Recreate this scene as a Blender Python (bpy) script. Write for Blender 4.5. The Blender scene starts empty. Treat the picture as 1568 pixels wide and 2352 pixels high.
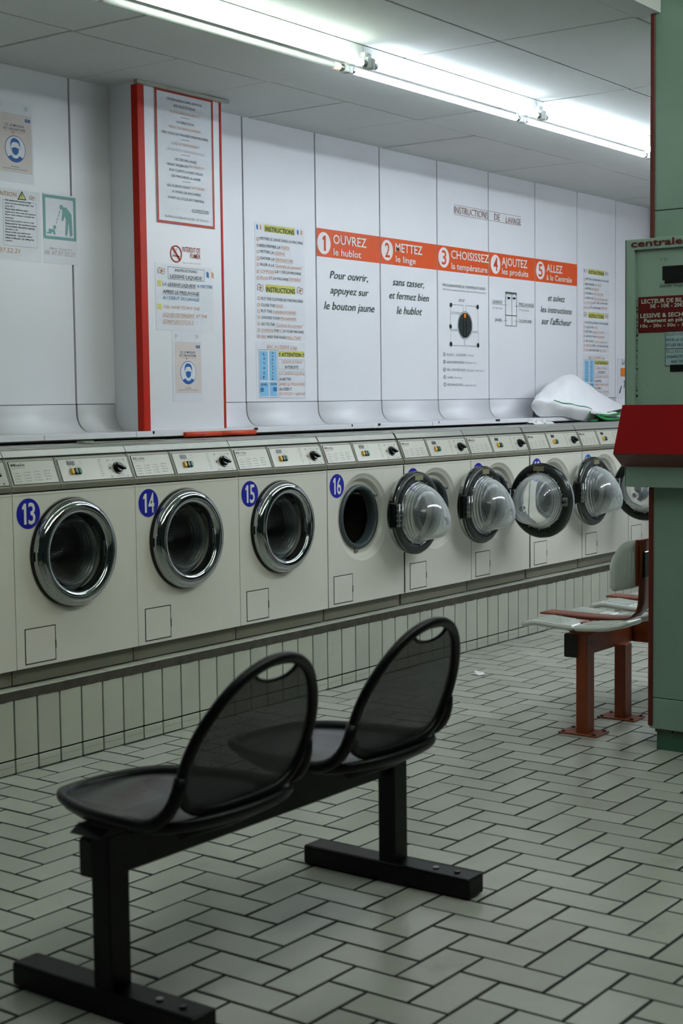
import bpy, bmesh, math, random
from mathutils import Vector, Matrix
random.seed(7)
SC = bpy.context.scene
COL = SC.collection
PI = math.pi

# ------------------------------------------------------------------ camera
cam_d = bpy.data.cameras.new('camera'); cam = bpy.data.objects.new('camera', cam_d); COL.objects.link(cam)
right = Vector((0.59578051, -0.80306058, -0.01180193))
up = Vector((0.0677833, 0.03563453, 0.99706349))
fwd = Vector((0.80028183, 0.59483097, -0.07566445))
cam.matrix_world = Matrix.Translation((-4.0012, -3.9396, 1.2796)) @ Matrix((right, up, -fwd)).transposed().to_4x4()
cam_d.sensor_fit = 'VERTICAL'; cam_d.sensor_height = 36.0; cam_d.sensor_width = 24.0
cam_d.lens = 3400.476 / 2352 * 36.0
cam_d.clip_start = 0.05; cam_d.clip_end = 60
cam_d.dof.use_dof = True; cam_d.dof.focus_distance = 6.6; cam_d.dof.aperture_fstop = 5.0
SC.camera = cam

# ------------------------------------------------------------------ world, light, exposure
W = bpy.data.worlds.new('world'); SC.world = W; W.use_nodes = True
W.node_tree.nodes['Background'].inputs[0].default_value = (0.40, 0.60, 0.55, 1)
W.node_tree.nodes['Background'].inputs[1].default_value = 0.03
SC.view_settings.view_transform = 'Standard'; SC.view_settings.look = 'None'
SC.view_settings.exposure = 0.0; SC.view_settings.gamma = 1.0
try: SC.view_settings.use_curve_mapping = False
except Exception: pass
TUBE_POWER = 16.0

# ------------------------------------------------------------------ materials
def lin(c):
    return tuple(((v / 12.92) if v <= 0.04045 else ((v + 0.055) / 1.055) ** 2.4) for v in [x / 255.0 for x in c]) + (1,)
def mat(name, col, rough=0.5, metal=0.0, noise=0.0, nscale=8.0, bump=0.0, bscale=60.0, coat=0.0, spec=0.5, dirt=None, dscale=3.0, dlo=.58, dhi=.75):
    m = bpy.data.materials.new(name); m.use_nodes = True
    nt = m.node_tree; b = nt.nodes['Principled BSDF']
    c = lin(col)
    b.inputs['Base Color'].default_value = c
    b.inputs['Roughness'].default_value = rough; b.inputs['Metallic'].default_value = metal
    b.inputs['Specular IOR Level'].default_value = spec
    b.inputs['Coat Weight'].default_value = coat; b.inputs['Coat Roughness'].default_value = 0.08
    tc = nt.nodes.new('ShaderNodeTexCoord')
    last = None
    if noise > 0:
        n = nt.nodes.new('ShaderNodeTexNoise'); n.inputs['Scale'].default_value = nscale; n.inputs['Detail'].default_value = 5
        nt.links.new(tc.outputs['Object'], n.inputs['Vector'])
        mr = nt.nodes.new('ShaderNodeMapRange'); mr.inputs[1].default_value = .3; mr.inputs[2].default_value = .7
        mr.inputs[3].default_value = 1 - noise; mr.inputs[4].default_value = 1 + noise
        nt.links.new(n.outputs[0], mr.inputs[0])
        mx = nt.nodes.new('ShaderNodeVectorMath'); mx.operation = 'SCALE'; mx.inputs[0].default_value = c[:3]
        nt.links.new(mr.outputs[0], mx.inputs['Scale']); last = mx.outputs[0]
    if dirt:
        n = nt.nodes.new('ShaderNodeTexNoise'); n.inputs['Scale'].default_value = dscale; n.inputs['Detail'].default_value = 8; n.inputs['Roughness'].default_value = .7
        nt.links.new(tc.outputs['Object'], n.inputs['Vector'])
        mr = nt.nodes.new('ShaderNodeMapRange'); mr.inputs[1].default_value = dlo; mr.inputs[2].default_value = dhi
        nt.links.new(n.outputs[0], mr.inputs[0])
        mix = nt.nodes.new('ShaderNodeMix'); mix.data_type = 'RGBA'
        nt.links.new(mr.outputs[0], mix.inputs[0])
        if last: nt.links.new(last, mix.inputs[6])
        else: mix.inputs[6].default_value = c
        mix.inputs[7].default_value = lin(dirt); last = mix.outputs[2]
    if last: nt.links.new(last, b.inputs['Base Color'])
    if bump > 0:
        n = nt.nodes.new('ShaderNodeTexNoise'); n.inputs['Scale'].default_value = bscale; n.inputs['Detail'].default_value = 3
        nt.links.new(tc.outputs['Object'], n.inputs['Vector'])
        bp = nt.nodes.new('ShaderNodeBump'); bp.inputs['Strength'].default_value = bump; bp.inputs['Distance'].default_value = .002
        nt.links.new(n.outputs[0], bp.inputs['Height']); nt.links.new(bp.outputs[0], b.inputs['Normal'])
    return m
def emis(name, col, k):
    m = bpy.data.materials.new(name); m.use_nodes = True; nt = m.node_tree; b = nt.nodes['Principled BSDF']
    b.inputs['Base Color'].default_value = (.8, .8, .8, 1); b.inputs['Emission Color'].default_value = col + (1,)
    b.inputs['Emission Strength'].default_value = k
    return m
def tile_mat(name, col, rough, var=.08, dirt=None):
    m = mat(name, col, rough, noise=.05, nscale=5, bump=.12, bscale=9, dirt=dirt, dscale=2.6, dlo=.6, dhi=.95)
    nt = m.node_tree; b = nt.nodes['Principled BSDF']; g = nt.nodes.new('ShaderNodeNewGeometry')
    lk = b.inputs['Base Color'].links[0].from_socket
    mr = nt.nodes.new('ShaderNodeMapRange'); mr.inputs[3].default_value = 1 - var; mr.inputs[4].default_value = 1 + var
    nt.links.new(g.outputs['Random Per Island'], mr.inputs[0])
    mx = nt.nodes.new('ShaderNodeVectorMath'); mx.operation = 'SCALE'
    nt.links.new(lk, mx.inputs[0]); nt.links.new(mr.outputs[0], mx.inputs['Scale'])
    nt.links.new(mx.outputs[0], b.inputs['Base Color'])
    return m
def perforated(name, col, rough, metal, pitch, hole, see=True):
    """sheet metal drilled with round holes on a square lattice in object XY (or XZ via generated normal)"""
    m = mat(name, col, rough, metal); nt = m.node_tree; b = nt.nodes['Principled BSDF']
    tc = nt.nodes.new('ShaderNodeUVMap') if False else nt.nodes.new('ShaderNodeTexCoord')
    vm = nt.nodes.new('ShaderNodeVectorMath'); vm.operation = 'SCALE'; vm.inputs['Scale'].default_value = 1 / pitch
    nt.links.new(tc.outputs['UV'], vm.inputs[0])
    fr = nt.nodes.new('ShaderNodeVectorMath'); fr.operation = 'FRACTION'; nt.links.new(vm.outputs[0], fr.inputs[0])
    sb = nt.nodes.new('ShaderNodeVectorMath'); sb.operation = 'SUBTRACT'; sb.inputs[1].default_value = (.5, .5, 0)
    nt.links.new(fr.outputs[0], sb.inputs[0])
    sp = nt.nodes.new('ShaderNodeSeparateXYZ'); nt.links.new(sb.outputs[0], sp.inputs[0])
    cb = nt.nodes.new('ShaderNodeCombineXYZ'); nt.links.new(sp.outputs[0], cb.inputs[0]); nt.links.new(sp.outputs[1], cb.inputs[1])
    ln = nt.nodes.new('ShaderNodeVectorMath'); ln.operation = 'LENGTH'; nt.links.new(cb.outputs[0], ln.inputs[0])
    lt = nt.nodes.new('ShaderNodeMath'); lt.operation = 'LESS_THAN'; lt.inputs[1].default_value = hole
    nt.links.new(ln.outputs['Value'], lt.inputs[0])
    if see:
        tr = nt.nodes.new('ShaderNodeBsdfTransparent'); mx = nt.nodes.new('ShaderNodeMixShader')
        nt.links.new(lt.outputs[0], mx.inputs[0]); nt.links.new(b.outputs[0], mx.inputs[1]); nt.links.new(tr.outputs[0], mx.inputs[2])
        nt.links.new(mx.outputs[0], nt.nodes['Material Output'].inputs[0])
    else:
        mc = nt.nodes.new('ShaderNodeMix'); mc.data_type = 'RGBA'; mc.inputs[6].default_value = lin(col); mc.inputs[7].default_value = (.002, .002, .002, 1)
        nt.links.new(lt.outputs[0], mc.inputs[0]); nt.links.new(mc.outputs[2], b.inputs['Base Color'])
        nt.links.new(mc.outputs[2], b.inputs['Base Color'])
    return m
M = {}
M['wall'] = mat('wall_laminate', (218, 218, 222), .38, noise=.02, nscale=3, bump=.05, bscale=40)
M['wall_dark'] = mat('gap_dark', (10, 9, 7), .8)
M['gap_brown'] = mat('gap_brown', (24, 11, 6), .7)
M['ceil'] = mat('ceiling_board', (202, 205, 202), .85, noise=.03, nscale=2, bump=.35, bscale=260)
M['ceil_gap'] = mat('ceiling_gap', (24, 26, 22), .8)
M['floor'] = tile_mat('floor_tile', (172, 173, 163), .22, .09, dirt=(120, 122, 100))
M['grout'] = mat('floor_grout', (9, 12, 9), .9, noise=.3, nscale=30)
M['plinth'] = tile_mat('plinth_tile', (178, 180, 164), .35, .05, dirt=(140, 140, 118))
M['nosing'] = mat('dirty_nosing', (62, 60, 46), .8, noise=.35, nscale=25, bump=.6, bscale=60, dirt=(25, 24, 16), dscale=18)
M['enamel'] = mat('white_enamel', (216, 213, 199), .3, noise=.015, nscale=4, coat=.2)
M['kick'] = mat('grey_kick', (112, 110, 92), .45, noise=.08, nscale=6)
M['fascia'] = mat('fascia_grey', (150, 149, 134), .4, noise=.03)
M['fascia_band'] = mat('fascia_band', (106, 104, 86), .45, noise=.05)
M['plate'] = mat('fascia_plate', (180, 179, 164), .28, noise=.02, coat=.4)
M['alu'] = mat('brushed_top', (158, 158, 148), .33, .55, noise=.05, nscale=20)
M['lid'] = mat('machine_lid', (150, 152, 145), .3, noise=.08, nscale=5, coat=.2, dirt=(110, 108, 92), dscale=6)
M['chrome'] = mat('chrome', (168, 171, 170), .07, 1.0, noise=.04, nscale=12)
M['steel'] = mat('steel', (150, 152, 150), .3, 1.0)
M['darkring'] = mat('dark_ring', (50, 54, 50), .25, .6, noise=.3, nscale=7)
M['rubber'] = mat('gasket_rubber', (58, 68, 68), .45)
M['drum'] = perforated('drum_steel', (96, 94, 86), .35, .6, .012, .22, see=False)
M['drumlip'] = mat('drum_lip', (190, 190, 180), .2, 1.0)
M['black'] = mat('black_plastic', (12, 14, 14), .25, noise=.2)
M['blackmetal'] = mat('black_metal', (9, 11, 11), .38, .1, noise=.25, nscale=14, spec=.28)
M['perf'] = perforated('black_mesh', (12, 14, 15), .42, .1, .0052, .165)
M['seatmesh'] = perforated('black_seat_mesh', (16, 19, 22), .22, .3, .0052, .12)
M['yellow_b'] = mat('yellow_button', (205, 160, 20), .35)
M['green_b'] = mat('green_button', (10, 98, 70), .35)
M['paleblue'] = mat('pale_blue_vinyl', (34, 96, 168), .4); M['blue'] = mat('blue_vinyl', (14, 22, 150), .35, noise=.04)
M['white'] = mat('white_vinyl', (222, 222, 215), .4)
M['ink'] = mat('ink_dark', (34, 50, 48), .6)
M['inkgrey'] = mat('ink_grey', (120, 124, 118), .6)
M['redpaint'] = mat('red_paint', (92, 22, 8), .5, noise=.06, nscale=10)
M['redtrim'] = mat('red_trim', (182, 30, 4), .45, noise=.08, nscale=8, spec=.2)
M['orangebar'] = mat('orange_edge', (196, 58, 16), .45, noise=.1, nscale=9, dirt=(120, 30, 10), dscale=12)
M['brownred'] = mat('brown_red_steel', (124, 54, 20), .45, .1, noise=.15, nscale=10, dirt=(52, 20, 8), dscale=9)
M['strap'] = mat('brown_red_strap', (116, 54, 30), .4, .1, noise=.1, nscale=10)
M['shell'] = mat('white_seat_shell', (206, 210, 203), .25, coat=.4, noise=.03)
M['mint'] = tile_mat('mint_tile', (126, 152, 136), .32, .03, dirt=(84, 112, 84))
M['mintdark'] = mat('mint_plinth', (62, 100, 80), .4, noise=.1)
M['mintmetal'] = mat('mint_metal', (138, 162, 146), .42, noise=.04, nscale=3, bump=.05, dirt=(66, 74, 54), dscale=60, dlo=.68, dhi=.74)
M['crimson'] = mat('crimson_lacquer', (132, 0, 1), .6, noise=.05, spec=.12)
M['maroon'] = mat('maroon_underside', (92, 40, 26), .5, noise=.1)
M['tubebody'] = mat('lamp_white', (215, 218, 216), .4)
M['tube_warm'] = emis('lit_tube_warm', (0.86, 1.0, 0.90), TUBE_POWER)
M['tube_cool'] = emis('lit_tube_cool', (0.80, 0.90, 1.0), TUBE_POWER)
M['tube_far'] = emis('lit_tube_far', (0.86, 0.93, 1.0), TUBE_POWER * 4.8)  # power raised for the added, unseen lamps above the far bench
M['tube_front'] = emis('lit_tube_front', (0.92, 1.0, 0.92), TUBE_POWER * 1.4)  # for the added, unseen lamps over the shop front
M['tube_off'] = mat('dead_tube', (200, 205, 200), .25)
M['tube_end'] = emis('glowing_cathode', (1.0, 0.42, 0.16), 1.1)
M['bag'] = mat('white_bag', (240, 240, 243), .5, noise=.02, nscale=6, bump=.25, bscale=14)
M['green'] = mat('green_trim', (14, 122, 58), .5, noise=.1)
M['bagdark'] = mat('bag_inside', (40, 36, 22), .8, noise=.3)
M['paper'] = mat('paper_sheet', (206, 208, 214), .35)
M['tissue'] = mat('tissue', (222, 222, 218), .7)
M['greystrip'] = mat('grey_strip', (128, 134, 120), .5, noise=.08)
def glass(name, lo, hi, edge):
    m = bpy.data.materials.new(name); m.use_nodes = True; nt = m.node_tree; b = nt.nodes['Principled BSDF']
    b.inputs['Base Color'].default_value = (.93, .97, .95, 1); b.inputs['Roughness'].default_value = .04
    b.inputs['Transmission Weight'].default_value = 1.0; b.inputs['IOR'].default_value = 1.46
    d = nt.nodes.new('ShaderNodeBsdfDiffuse'); d.inputs[0].default_value = (.72, .76, .74, 1)
    n = nt.nodes.new('ShaderNodeTexNoise'); n.inputs['Scale'].default_value = 9; n.inputs['Detail'].default_value = 4
    tc = nt.nodes.new('ShaderNodeTexCoord'); nt.links.new(tc.outputs['Object'], n.inputs['Vector'])
    mr = nt.nodes.new('ShaderNodeMapRange'); mr.inputs[1].default_value = .35; mr.inputs[2].default_value = .75; mr.inputs[3].default_value = lo; mr.inputs[4].default_value = hi
    nt.links.new(n.outputs[0], mr.inputs[0])
    lw = nt.nodes.new('ShaderNodeLayerWeight'); lw.inputs[0].default_value = .32  # whitens grazing edges, painting bright rims into the glass
    ad = nt.nodes.new('ShaderNodeMath'); ad.operation = 'MULTIPLY_ADD'; ad.use_clamp = True; ad.inputs[1].default_value = edge
    nt.links.new(lw.outputs['Facing'], ad.inputs[0]); nt.links.new(mr.outputs[0], ad.inputs[2])
    mx = nt.nodes.new('ShaderNodeMixShader'); nt.links.new(ad.outputs[0], mx.inputs[0])
    nt.links.new(b.outputs[0], mx.inputs[1]); nt.links.new(d.outputs[0], mx.inputs[2])
    nt.links.new(mx.outputs[0], nt.nodes['Material Output'].inputs[0])
    return m
M['glass'] = glass('porthole_glass', .02, .16, .5); M['glass_clean'] = glass('clean_porthole_glass', .0, .04, .12)
INK = {'k': (30, 48, 46), 'o': (204, 150, 116), 'f': (196, 188, 190), 'g': (128, 130, 128), 'r': (158, 44, 18), 'red': (168, 44, 20), 'b': (44, 112, 172), 'y': (206, 204, 116), 'Y': (196, 192, 96),
       'paper': (212, 214, 220), 'lb': (128, 182, 216), 'n': (18, 46, 66), 't': (112, 160, 158), 'p': (202, 188, 186), 'w': (224, 216, 214), 'O': (186, 66, 24), 'dg': (26, 52, 44), 'br': (138, 108, 100),
       'gg': (88, 104, 98), 'lg': (150, 152, 154), 'dk': (20, 30, 28), 'am': (214, 122, 30), 'wall': (205, 207, 212), 'plate': (122, 116, 76), 'pk': (200, 164, 160), 'mr': (92, 16, 14), 'pw': (196, 206, 190), 'pb': (150, 178, 180), 'screen': (12, 16, 14),
       'pkbg': (206, 196, 192), 'pblue': (28, 92, 160), 'navy': (34, 66, 110), 'orange': (206, 76, 16), 'flagb': (42, 96, 130), 'flagr': (200, 150, 120)}
_ink = {}
def ink(k):
    if k not in _ink:
        _ink[k] = mat('print_' + k, INK[k], .38 if k in ('paper', 'red', 'orange', 'w') else .5, noise=.03, nscale=12, spec=.22)
    return _ink[k]

# ------------------------------------------------------------------ mesh helpers
class MB:
    def __init__(s): s.bm = bmesh.new(); s.mats = []; s.uv = None
    def mi(s, m):
        if m not in s.mats: s.mats.append(m)
        return s.mats.index(m)
    def faces(s, fs, m, smooth=False):
        i = s.mi(m)
        for f in fs:
            if f.is_valid: f.material_index = i; f.smooth = smooth
    def box(s, x0, x1, y0, y1, z0, z1, m, bev=0.0, seg=1, X=None):
        n0 = set(s.bm.faces)
        r = bmesh.ops.create_cube(s.bm, size=1)
        for v in r['verts']:
            v.co = Vector(((x0 + x1) / 2 + v.co.x * (x1 - x0), (y0 + y1) / 2 + v.co.y * (y1 - y0), (z0 + z1) / 2 + v.co.z * (z1 - z0)))
        if bev > 0:
            es = list({e for v in r['verts'] for e in v.link_edges})
            bmesh.ops.bevel(s.bm, geom=es, offset=bev, segments=seg, affect='EDGES', profile=.5)
        nf = [f for f in s.bm.faces if f not in n0]
        if X is not None:
            for v in {v for f in nf for v in f.verts}: v.co = X @ v.co
        s.faces(nf, m, False); return s
    def quad(s, pts, m, smooth=False):
        f = s.bm.faces.new([s.bm.verts.new(Vector(p)) for p in pts]); s.faces([f], m, smooth); return s
    def revolve(s, prof, m, axis='Y', c=(0, 0, 0), n=48, a0=0, a1=2 * PI, smooth=True, mod=None):
        """profile of (r, h); h runs along axis"""
        rings = []; full = abs(a1 - a0 - 2 * PI) < 1e-6
        k = n if full else n + 1
        for (r, h) in prof:
            ring = []
            for i in range(k):
                a = a0 + (a1 - a0) * i / n
                if axis == 'Y': p = Vector((c[0] + r * math.cos(a), c[1] + h, c[2] + r * math.sin(a)))
                elif axis == 'Z': p = Vector((c[0] + r * math.cos(a), c[1] + r * math.sin(a), c[2] + h))
                else: p = Vector((c[0] + h, c[1] + r * math.cos(a), c[2] + r * math.sin(a)))
                if mod: p = mod(p, r, h, a)
                ring.append(s.bm.verts.new(p))
            rings.append(ring)
        fs = []
        for A, B in zip(rings, rings[1:]):
            for i in range(n if full else n):
                j = (i + 1) % k
                if not full and i + 1 >= k: continue
                fs.append(s.bm.faces.new((A[i], A[j], B[j], B[i])))
        s.faces(fs, m, smooth); return rings
    def disc(s, c, r, m, axis='Y', n=32):
        vs = []
        for i in range(n):
            a = 2 * PI * i / n
            p = {'Y': (c[0] + r * math.cos(a), c[1], c[2] + r * math.sin(a)), 'Z': (c[0] + r * math.cos(a), c[1] + r * math.sin(a), c[2]), 'X': (c[0], c[1] + r * math.cos(a), c[2] + r * math.sin(a))}[axis]
            vs.append(s.bm.verts.new(p))
        s.faces([s.bm.faces.new(vs)], m)
    def cyl(s, p0, p1, r, m, n=16, r1=None, cap=True):
        p0, p1 = Vector(p0), Vector(p1); d = (p1 - p0).normalized(); a = d.orthogonal().normalized(); b = d.cross(a); r1 = r if r1 is None else r1
        A = [s.bm.verts.new(p0 + (a * math.cos(t) + b * math.sin(t)) * r) for t in [2 * PI * i / n for i in range(n)]]
        B = [s.bm.verts.new(p1 + (a * math.cos(t) + b * math.sin(t)) * r1) for t in [2 * PI * i / n for i in range(n)]]
        fs = [s.bm.faces.new((A[i], A[(i + 1) % n], B[(i + 1) % n], B[i])) for i in range(n)]
        s.faces(fs, m, True)
        if cap: s.faces([s.bm.faces.new(A[::-1]), s.bm.faces.new(B)], m)
        return s
    def tube(s, pts, r, m, n=10, closed=False, sy=1.0):
        pts = [Vector(p) for p in pts]; N = len(pts); rings = []; prev = None
        for i, p in enumerate(pts):
            t = (pts[(i + 1) % N] - pts[i - 1]) if closed else (pts[min(i + 1, N - 1)] - pts[max(i - 1, 0)])
            t.normalize()
            a = prev - t * prev.dot(t) if prev is not None else t.orthogonal()
            if a.length < 1e-6: a = t.orthogonal()
            a.normalize(); prev = a; b = t.cross(a)
            rr = r[i] if isinstance(r, (list, tuple)) else r
            rings.append([s.bm.verts.new(p + a * math.cos(2 * PI * k / n) * rr + b * math.sin(2 * PI * k / n) * rr * sy) for k in range(n)])
        fs = []
        for i in range(N if closed else N - 1):
            A, B = rings[i], rings[(i + 1) % N]
            sh = 0
            if closed and i == N - 1:
                sh = min(range(n), key=lambda q: (A[0].co - B[q].co).length)
            for k in range(n):
                fs.append(s.bm.faces.new((A[k], A[(k + 1) % n], B[(k + 1 + sh) % n], B[(k + sh) % n])))
        if not closed:
            fs += [s.bm.faces.new(rings[0][::-1]), s.bm.faces.new(rings[-1])]
        s.faces(fs, m, True); return s
    def prism(s, poly, x0, x1, m, axis='X', smooth=False, bev=0):
        """closed 2D polygon extruded; axis X: poly=(y,z); Y: (x,z); Z: (x,y)"""
        def P(t, q): return {'X': (t, q[0], q[1]), 'Y': (q[0], t, q[1]), 'Z': (q[0], q[1], t)}[axis]
        A = [s.bm.verts.new(P(x0, q)) for q in poly]; B = [s.bm.verts.new(P(x1, q)) for q in poly]; n = len(poly)
        fs = [s.bm.faces.new((A[i], A[(i + 1) % n], B[(i + 1) % n], B[i])) for i in range(n)]
        s.faces(fs, m, smooth)
        caps = [s.bm.faces.new(A[::-1]), s.bm.faces.new(B)]; s.faces(caps, m)
        if bev:
            es = list({e for f in caps for e in f.edges})
            n0 = set(s.bm.faces)
            bmesh.ops.bevel(s.bm, geom=es, offset=bev, segments=2, affect='EDGES')
            s.faces([f for f in s.bm.faces if f not in n0], m)
        return s
    def grid(s, P, m, smooth=True, uv=None):
        """P[i][j] of points"""
        V = [[s.bm.verts.new(Vector(p)) for p in row] for row in P]; fs = []
        for i in range(len(V) - 1):
            for j in range(len(V[0]) - 1): fs.append(s.bm.faces.new((V[i][j], V[i + 1][j], V[i + 1][j + 1], V[i][j + 1])))
        s.faces(fs, m, smooth)
        return V
    def xf(s, X):
        for v in s.bm.verts: v.co = X @ v.co
        return s
    def build(s, name, parent=None, recalc=True, loc=None, off=None):
        if recalc: bmesh.ops.recalc_face_normals(s.bm, faces=s.bm.faces)
        if off is not None:
            for v in s.bm.verts: v.co -= Vector(off)
        me = bpy.data.meshes.new(name); s.bm.to_mesh(me); s.bm.free()
        for m in s.mats: me.materials.append(m)
        o = bpy.data.objects.new(name, me); COL.objects.link(o)
        if parent is not None: o.parent = parent
        if loc is not None: o.location = loc
        return o
def empty(name, loc, rz=0):
    o = bpy.data.objects.new(name, None); COL.objects.link(o); o.location = loc; o.rotation_euler = (0, 0, rz); o.empty_display_size = .05
    return o
def tag(o, label=None, cat=None, group=None, kind=None):
    if label: o['label'] = label
    if cat: o['category'] = cat
    if group: o['group'] = group
    if kind: o['kind'] = kind
    return o
def struct(o, label=None, cat=None):
    o['kind'] = 'structure'
    if label: o['label'] = label
    if cat: o['category'] = cat
    return o
_tc = {}
def text_polys(txt, bold=0.0):
    """triangulated outline of a string from Blender's own font: (verts2d, faces, width, x0)"""
    key = (txt, bold)
    if key in _tc: return _tc[key]
    cu = bpy.data.curves.new('t', 'FONT'); cu.body = txt; cu.size = 1; cu.offset = bold; cu.resolution_u = 2; cu.fill_mode = 'FRONT'
    ob = bpy.data.objects.new('t', cu); COL.objects.link(ob)
    bpy.context.view_layer.update()
    me = bpy.data.meshes.new_from_object(ob.evaluated_get(bpy.context.evaluated_depsgraph_get()))
    vs = [(v.co.x, v.co.y) for v in me.vertices]; fs = [tuple(p.vertices) for p in me.polygons]
    bpy.data.objects.remove(ob); bpy.data.curves.remove(cu); bpy.data.meshes.remove(me)
    x0 = min([v[0] for v in vs] or [0]); x1 = max([v[0] for v in vs] or [1])
    _tc[key] = (vs, fs, x0, x1); return _tc[key]
CAP = max(v[1] for v in text_polys('H')[0])
def put_text(mb, txt, x0, x1, z, cap, m, place, style='', full=None):
    bold = .012 if 'B' in style else (.02 if 'W' in style else 0)
    if 'c' in style: bold = .006
    if 'I' in style: bold = 0
    if txt == '1' and 'B' in style:
        w = x1 - x0; xm = x0 + w * .62; st = w * .36
        flat([(xm - st / 2, z), (xm + st / 2, z), (xm + st / 2, z + cap), (xm - st / 2 + st * .1, z + cap), (xm - st * 1.25, z + cap * .82), (xm - st * 1.25, z + cap * .70), (xm - st / 2, z + cap * .76)], place, mb, m); return
    vs, fs, a, b = text_polys(txt, bold)
    sx = (x1 - x0) / max(b - a, 1e-6); sz = cap / CAP
    if full: vs, fs, a, _b = text_polys(full, bold)
    sh = .26 if 'i' in style else (.30 if 'I' in style else 0)
    if sh:
        tot = sh * cap; sx = (x1 - x0 - tot) / max(b - a, 1e-6)
    V = [mb.bm.verts.new(Vector(place(x0 + (v[0] - a) * sx + v[1] * sz * sh, z + v[1] * sz))) for v in vs]
    out = []
    for f in fs:
        try: out.append(mb.bm.faces.new([V[i] for i in f]))
        except ValueError: pass
    mb.faces(out, m)
    if 'u' in style:
        t = cap * .07; y = z - cap * .22
        mb.quad([place(x0, y), place(x1, y), place(x1, y - t), place(x0, y - t)], m)
def flat(pts, place, mb, m, d=0):
    f = mb.bm.faces.new([mb.bm.verts.new(Vector(place(p[0], p[1]))) for p in pts]); mb.faces([f], m)
def ring2(mb, cx, cz, r, w, m, place, n=40):
    A = [mb.bm.verts.new(Vector(place(cx + r * math.cos(2 * PI * i / n), cz + r * math.sin(2 * PI * i / n)))) for i in range(n)]
    B = [mb.bm.verts.new(Vector(place(cx + (r - w) * math.cos(2 * PI * i / n), cz + (r - w) * math.sin(2 * PI * i / n)))) for i in range(n)]
    mb.faces([mb.bm.faces.new((A[i], A[(i + 1) % n], B[(i + 1) % n], B[i])) for i in range(n)], m)
def circ(cx, cz, r, n=36, a0=0, a1=2 * PI):
    return [(cx + r * math.cos(a0 + (a1 - a0) * i / n), cz + r * math.sin(a0 + (a1 - a0) * i / n)) for i in range(n)]
def rect(x0, z0, x1, z1): return [(x0, z0), (x1, z0), (x1, z1), (x0, z1)]
def flag_uk(mb, x0, z0, x1, z1, P):
    w, h = x1 - x0, z1 - z0
    def wv(x, z): return (x, z + .1 * h * math.sin((x - x0) / w * 6.0))
    def q(pts, k, l):
        pl = P(l); flat([wv(x0 + a * w, z0 + b * h) for a, b in pts], lambda x, z: pl(x, z), mb, ink(k))
    for i in range(4): q([(i / 4, 0), ((i + 1) / 4, 0), ((i + 1) / 4, 1), (i / 4, 1)], 'flagb', 1)
    for p in ([(0, .12), (.12, 0), (1, .88), (.88, 1)], [(.88, 0), (1, .12), (.12, 1), (0, .88)]): q(p, 'w', 2)
    q([(0, .33), (1, .33), (1, .67), (0, .67)], 'w', 3); q([(.36, 0), (.64, 0), (.64, 1), (.36, 1)], 'w', 3)
    q([(0, .42), (1, .42), (1, .58), (0, .58)], 'flagr', 4); q([(.43, 0), (.57, 0), (.57, 1), (.43, 1)], 'flagr', 4)
def flag_fr(mb, x0, z0, x1, z1, P):
    w = (x1 - x0) / 3; h = z1 - z0
    for i, k in enumerate(('b', 'w', 'flagr')):
        pl = P(1); flat([(x0 + i * w, z0 + .1 * h), (x0 + (i + 1) * w, z0 - .1 * h), (x0 + (i + 1) * w, z1 - .1 * h), (x0 + i * w, z1 + .1 * h)], pl, mb, ink(k))
def draw(items, P, mbs, lay0=0):
    """P(layer) gives a placing function; everything is flat print stacked by fractions of a millimetre"""
    mb = mbs
    for n, it in enumerate(items):
        k = it[0]
        if k == 'T':
            put_text(mb, it[1], it[2], it[3], it[4], it[5], ink(it[6]), P(5), it[7], it[8] if len(it) > 8 else None)
        elif k == 'R':
            x0, z0, x1, z1, c, w = it[1:]
            if c == 'UK': flag_uk(mb, x0, z0, x1, z1, P)
            elif c == 'FR': flag_fr(mb, x0, z0, x1, z1, P)
            elif c == 'paper': continue
            elif w:
                pl = P(3)
                for q in (rect(x0, z0, x1, z0 + w), rect(x0, z1 - w, x1, z1), rect(x0, z0 + w, x0 + w, z1 - w), rect(x1 - w, z0 + w, x1, z1 - w)): flat(q, pl, mb, ink(c))
            else:
                lv = {'Y': 2, 'gg': 3, 'wall': 4, 'w': 5, 'am': 6, 'b': 4}.get(c, 2)
                flat(rect(x0, z0, x1, z1), P(lv), mb, ink(c))
        elif k == 'C':
            cx, cz, r, c, w = it[1:]
            if w: ring2(mb, cx, cz, r, w, ink(c), P(3))
            else: flat(circ(cx, cz, r), P({'wall': 4}.get(c, 3)), mb, ink(c))
        elif k == 'L':
            (a, b), w, c = it[1:]
            if abs(a[0] - b[0]) > abs(a[1] - b[1]): flat(rect(min(a[0], b[0]), a[1] - w / 2, max(a[0], b[0]), a[1] + w / 2), P(4), mb, ink(c))
            else: flat(rect(a[0] - w / 2, min(a[1], b[1]), a[0] + w / 2, max(a[1], b[1])), P(4), mb, ink(c))
        elif k in ('P', 'PO'):
            flat(it[1], P(4), mb, ink(it[2]))
            if k == 'PO':
                pts = it[1]
                for a, b in zip(pts, pts[1:] + pts[:1]):
                    d = Vector((b[0] - a[0], b[1] - a[1])).normalized() * .0015; nn = Vector((-d.y, d.x))
                    flat([(a[0] - d.x + nn.x, a[1] - d.y + nn.y), (b[0] + d.x + nn.x, b[1] + d.y + nn.y), (b[0] + d.x - nn.x, b[1] + d.y - nn.y), (a[0] - d.x - nn.x, a[1] - d.y - nn.y)], P(5), mb, ink('dk'))
def wallP(y):     # things stuck on a surface that faces the room (-Y)
    return lambda l: (lambda x, z: (x, y - .0004 * l, z))
def sideP(x):     # things on a surface that faces -X; first coordinate is -y
    return lambda l: (lambda a, z: (x - .0004 * l, -a, z))

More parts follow.
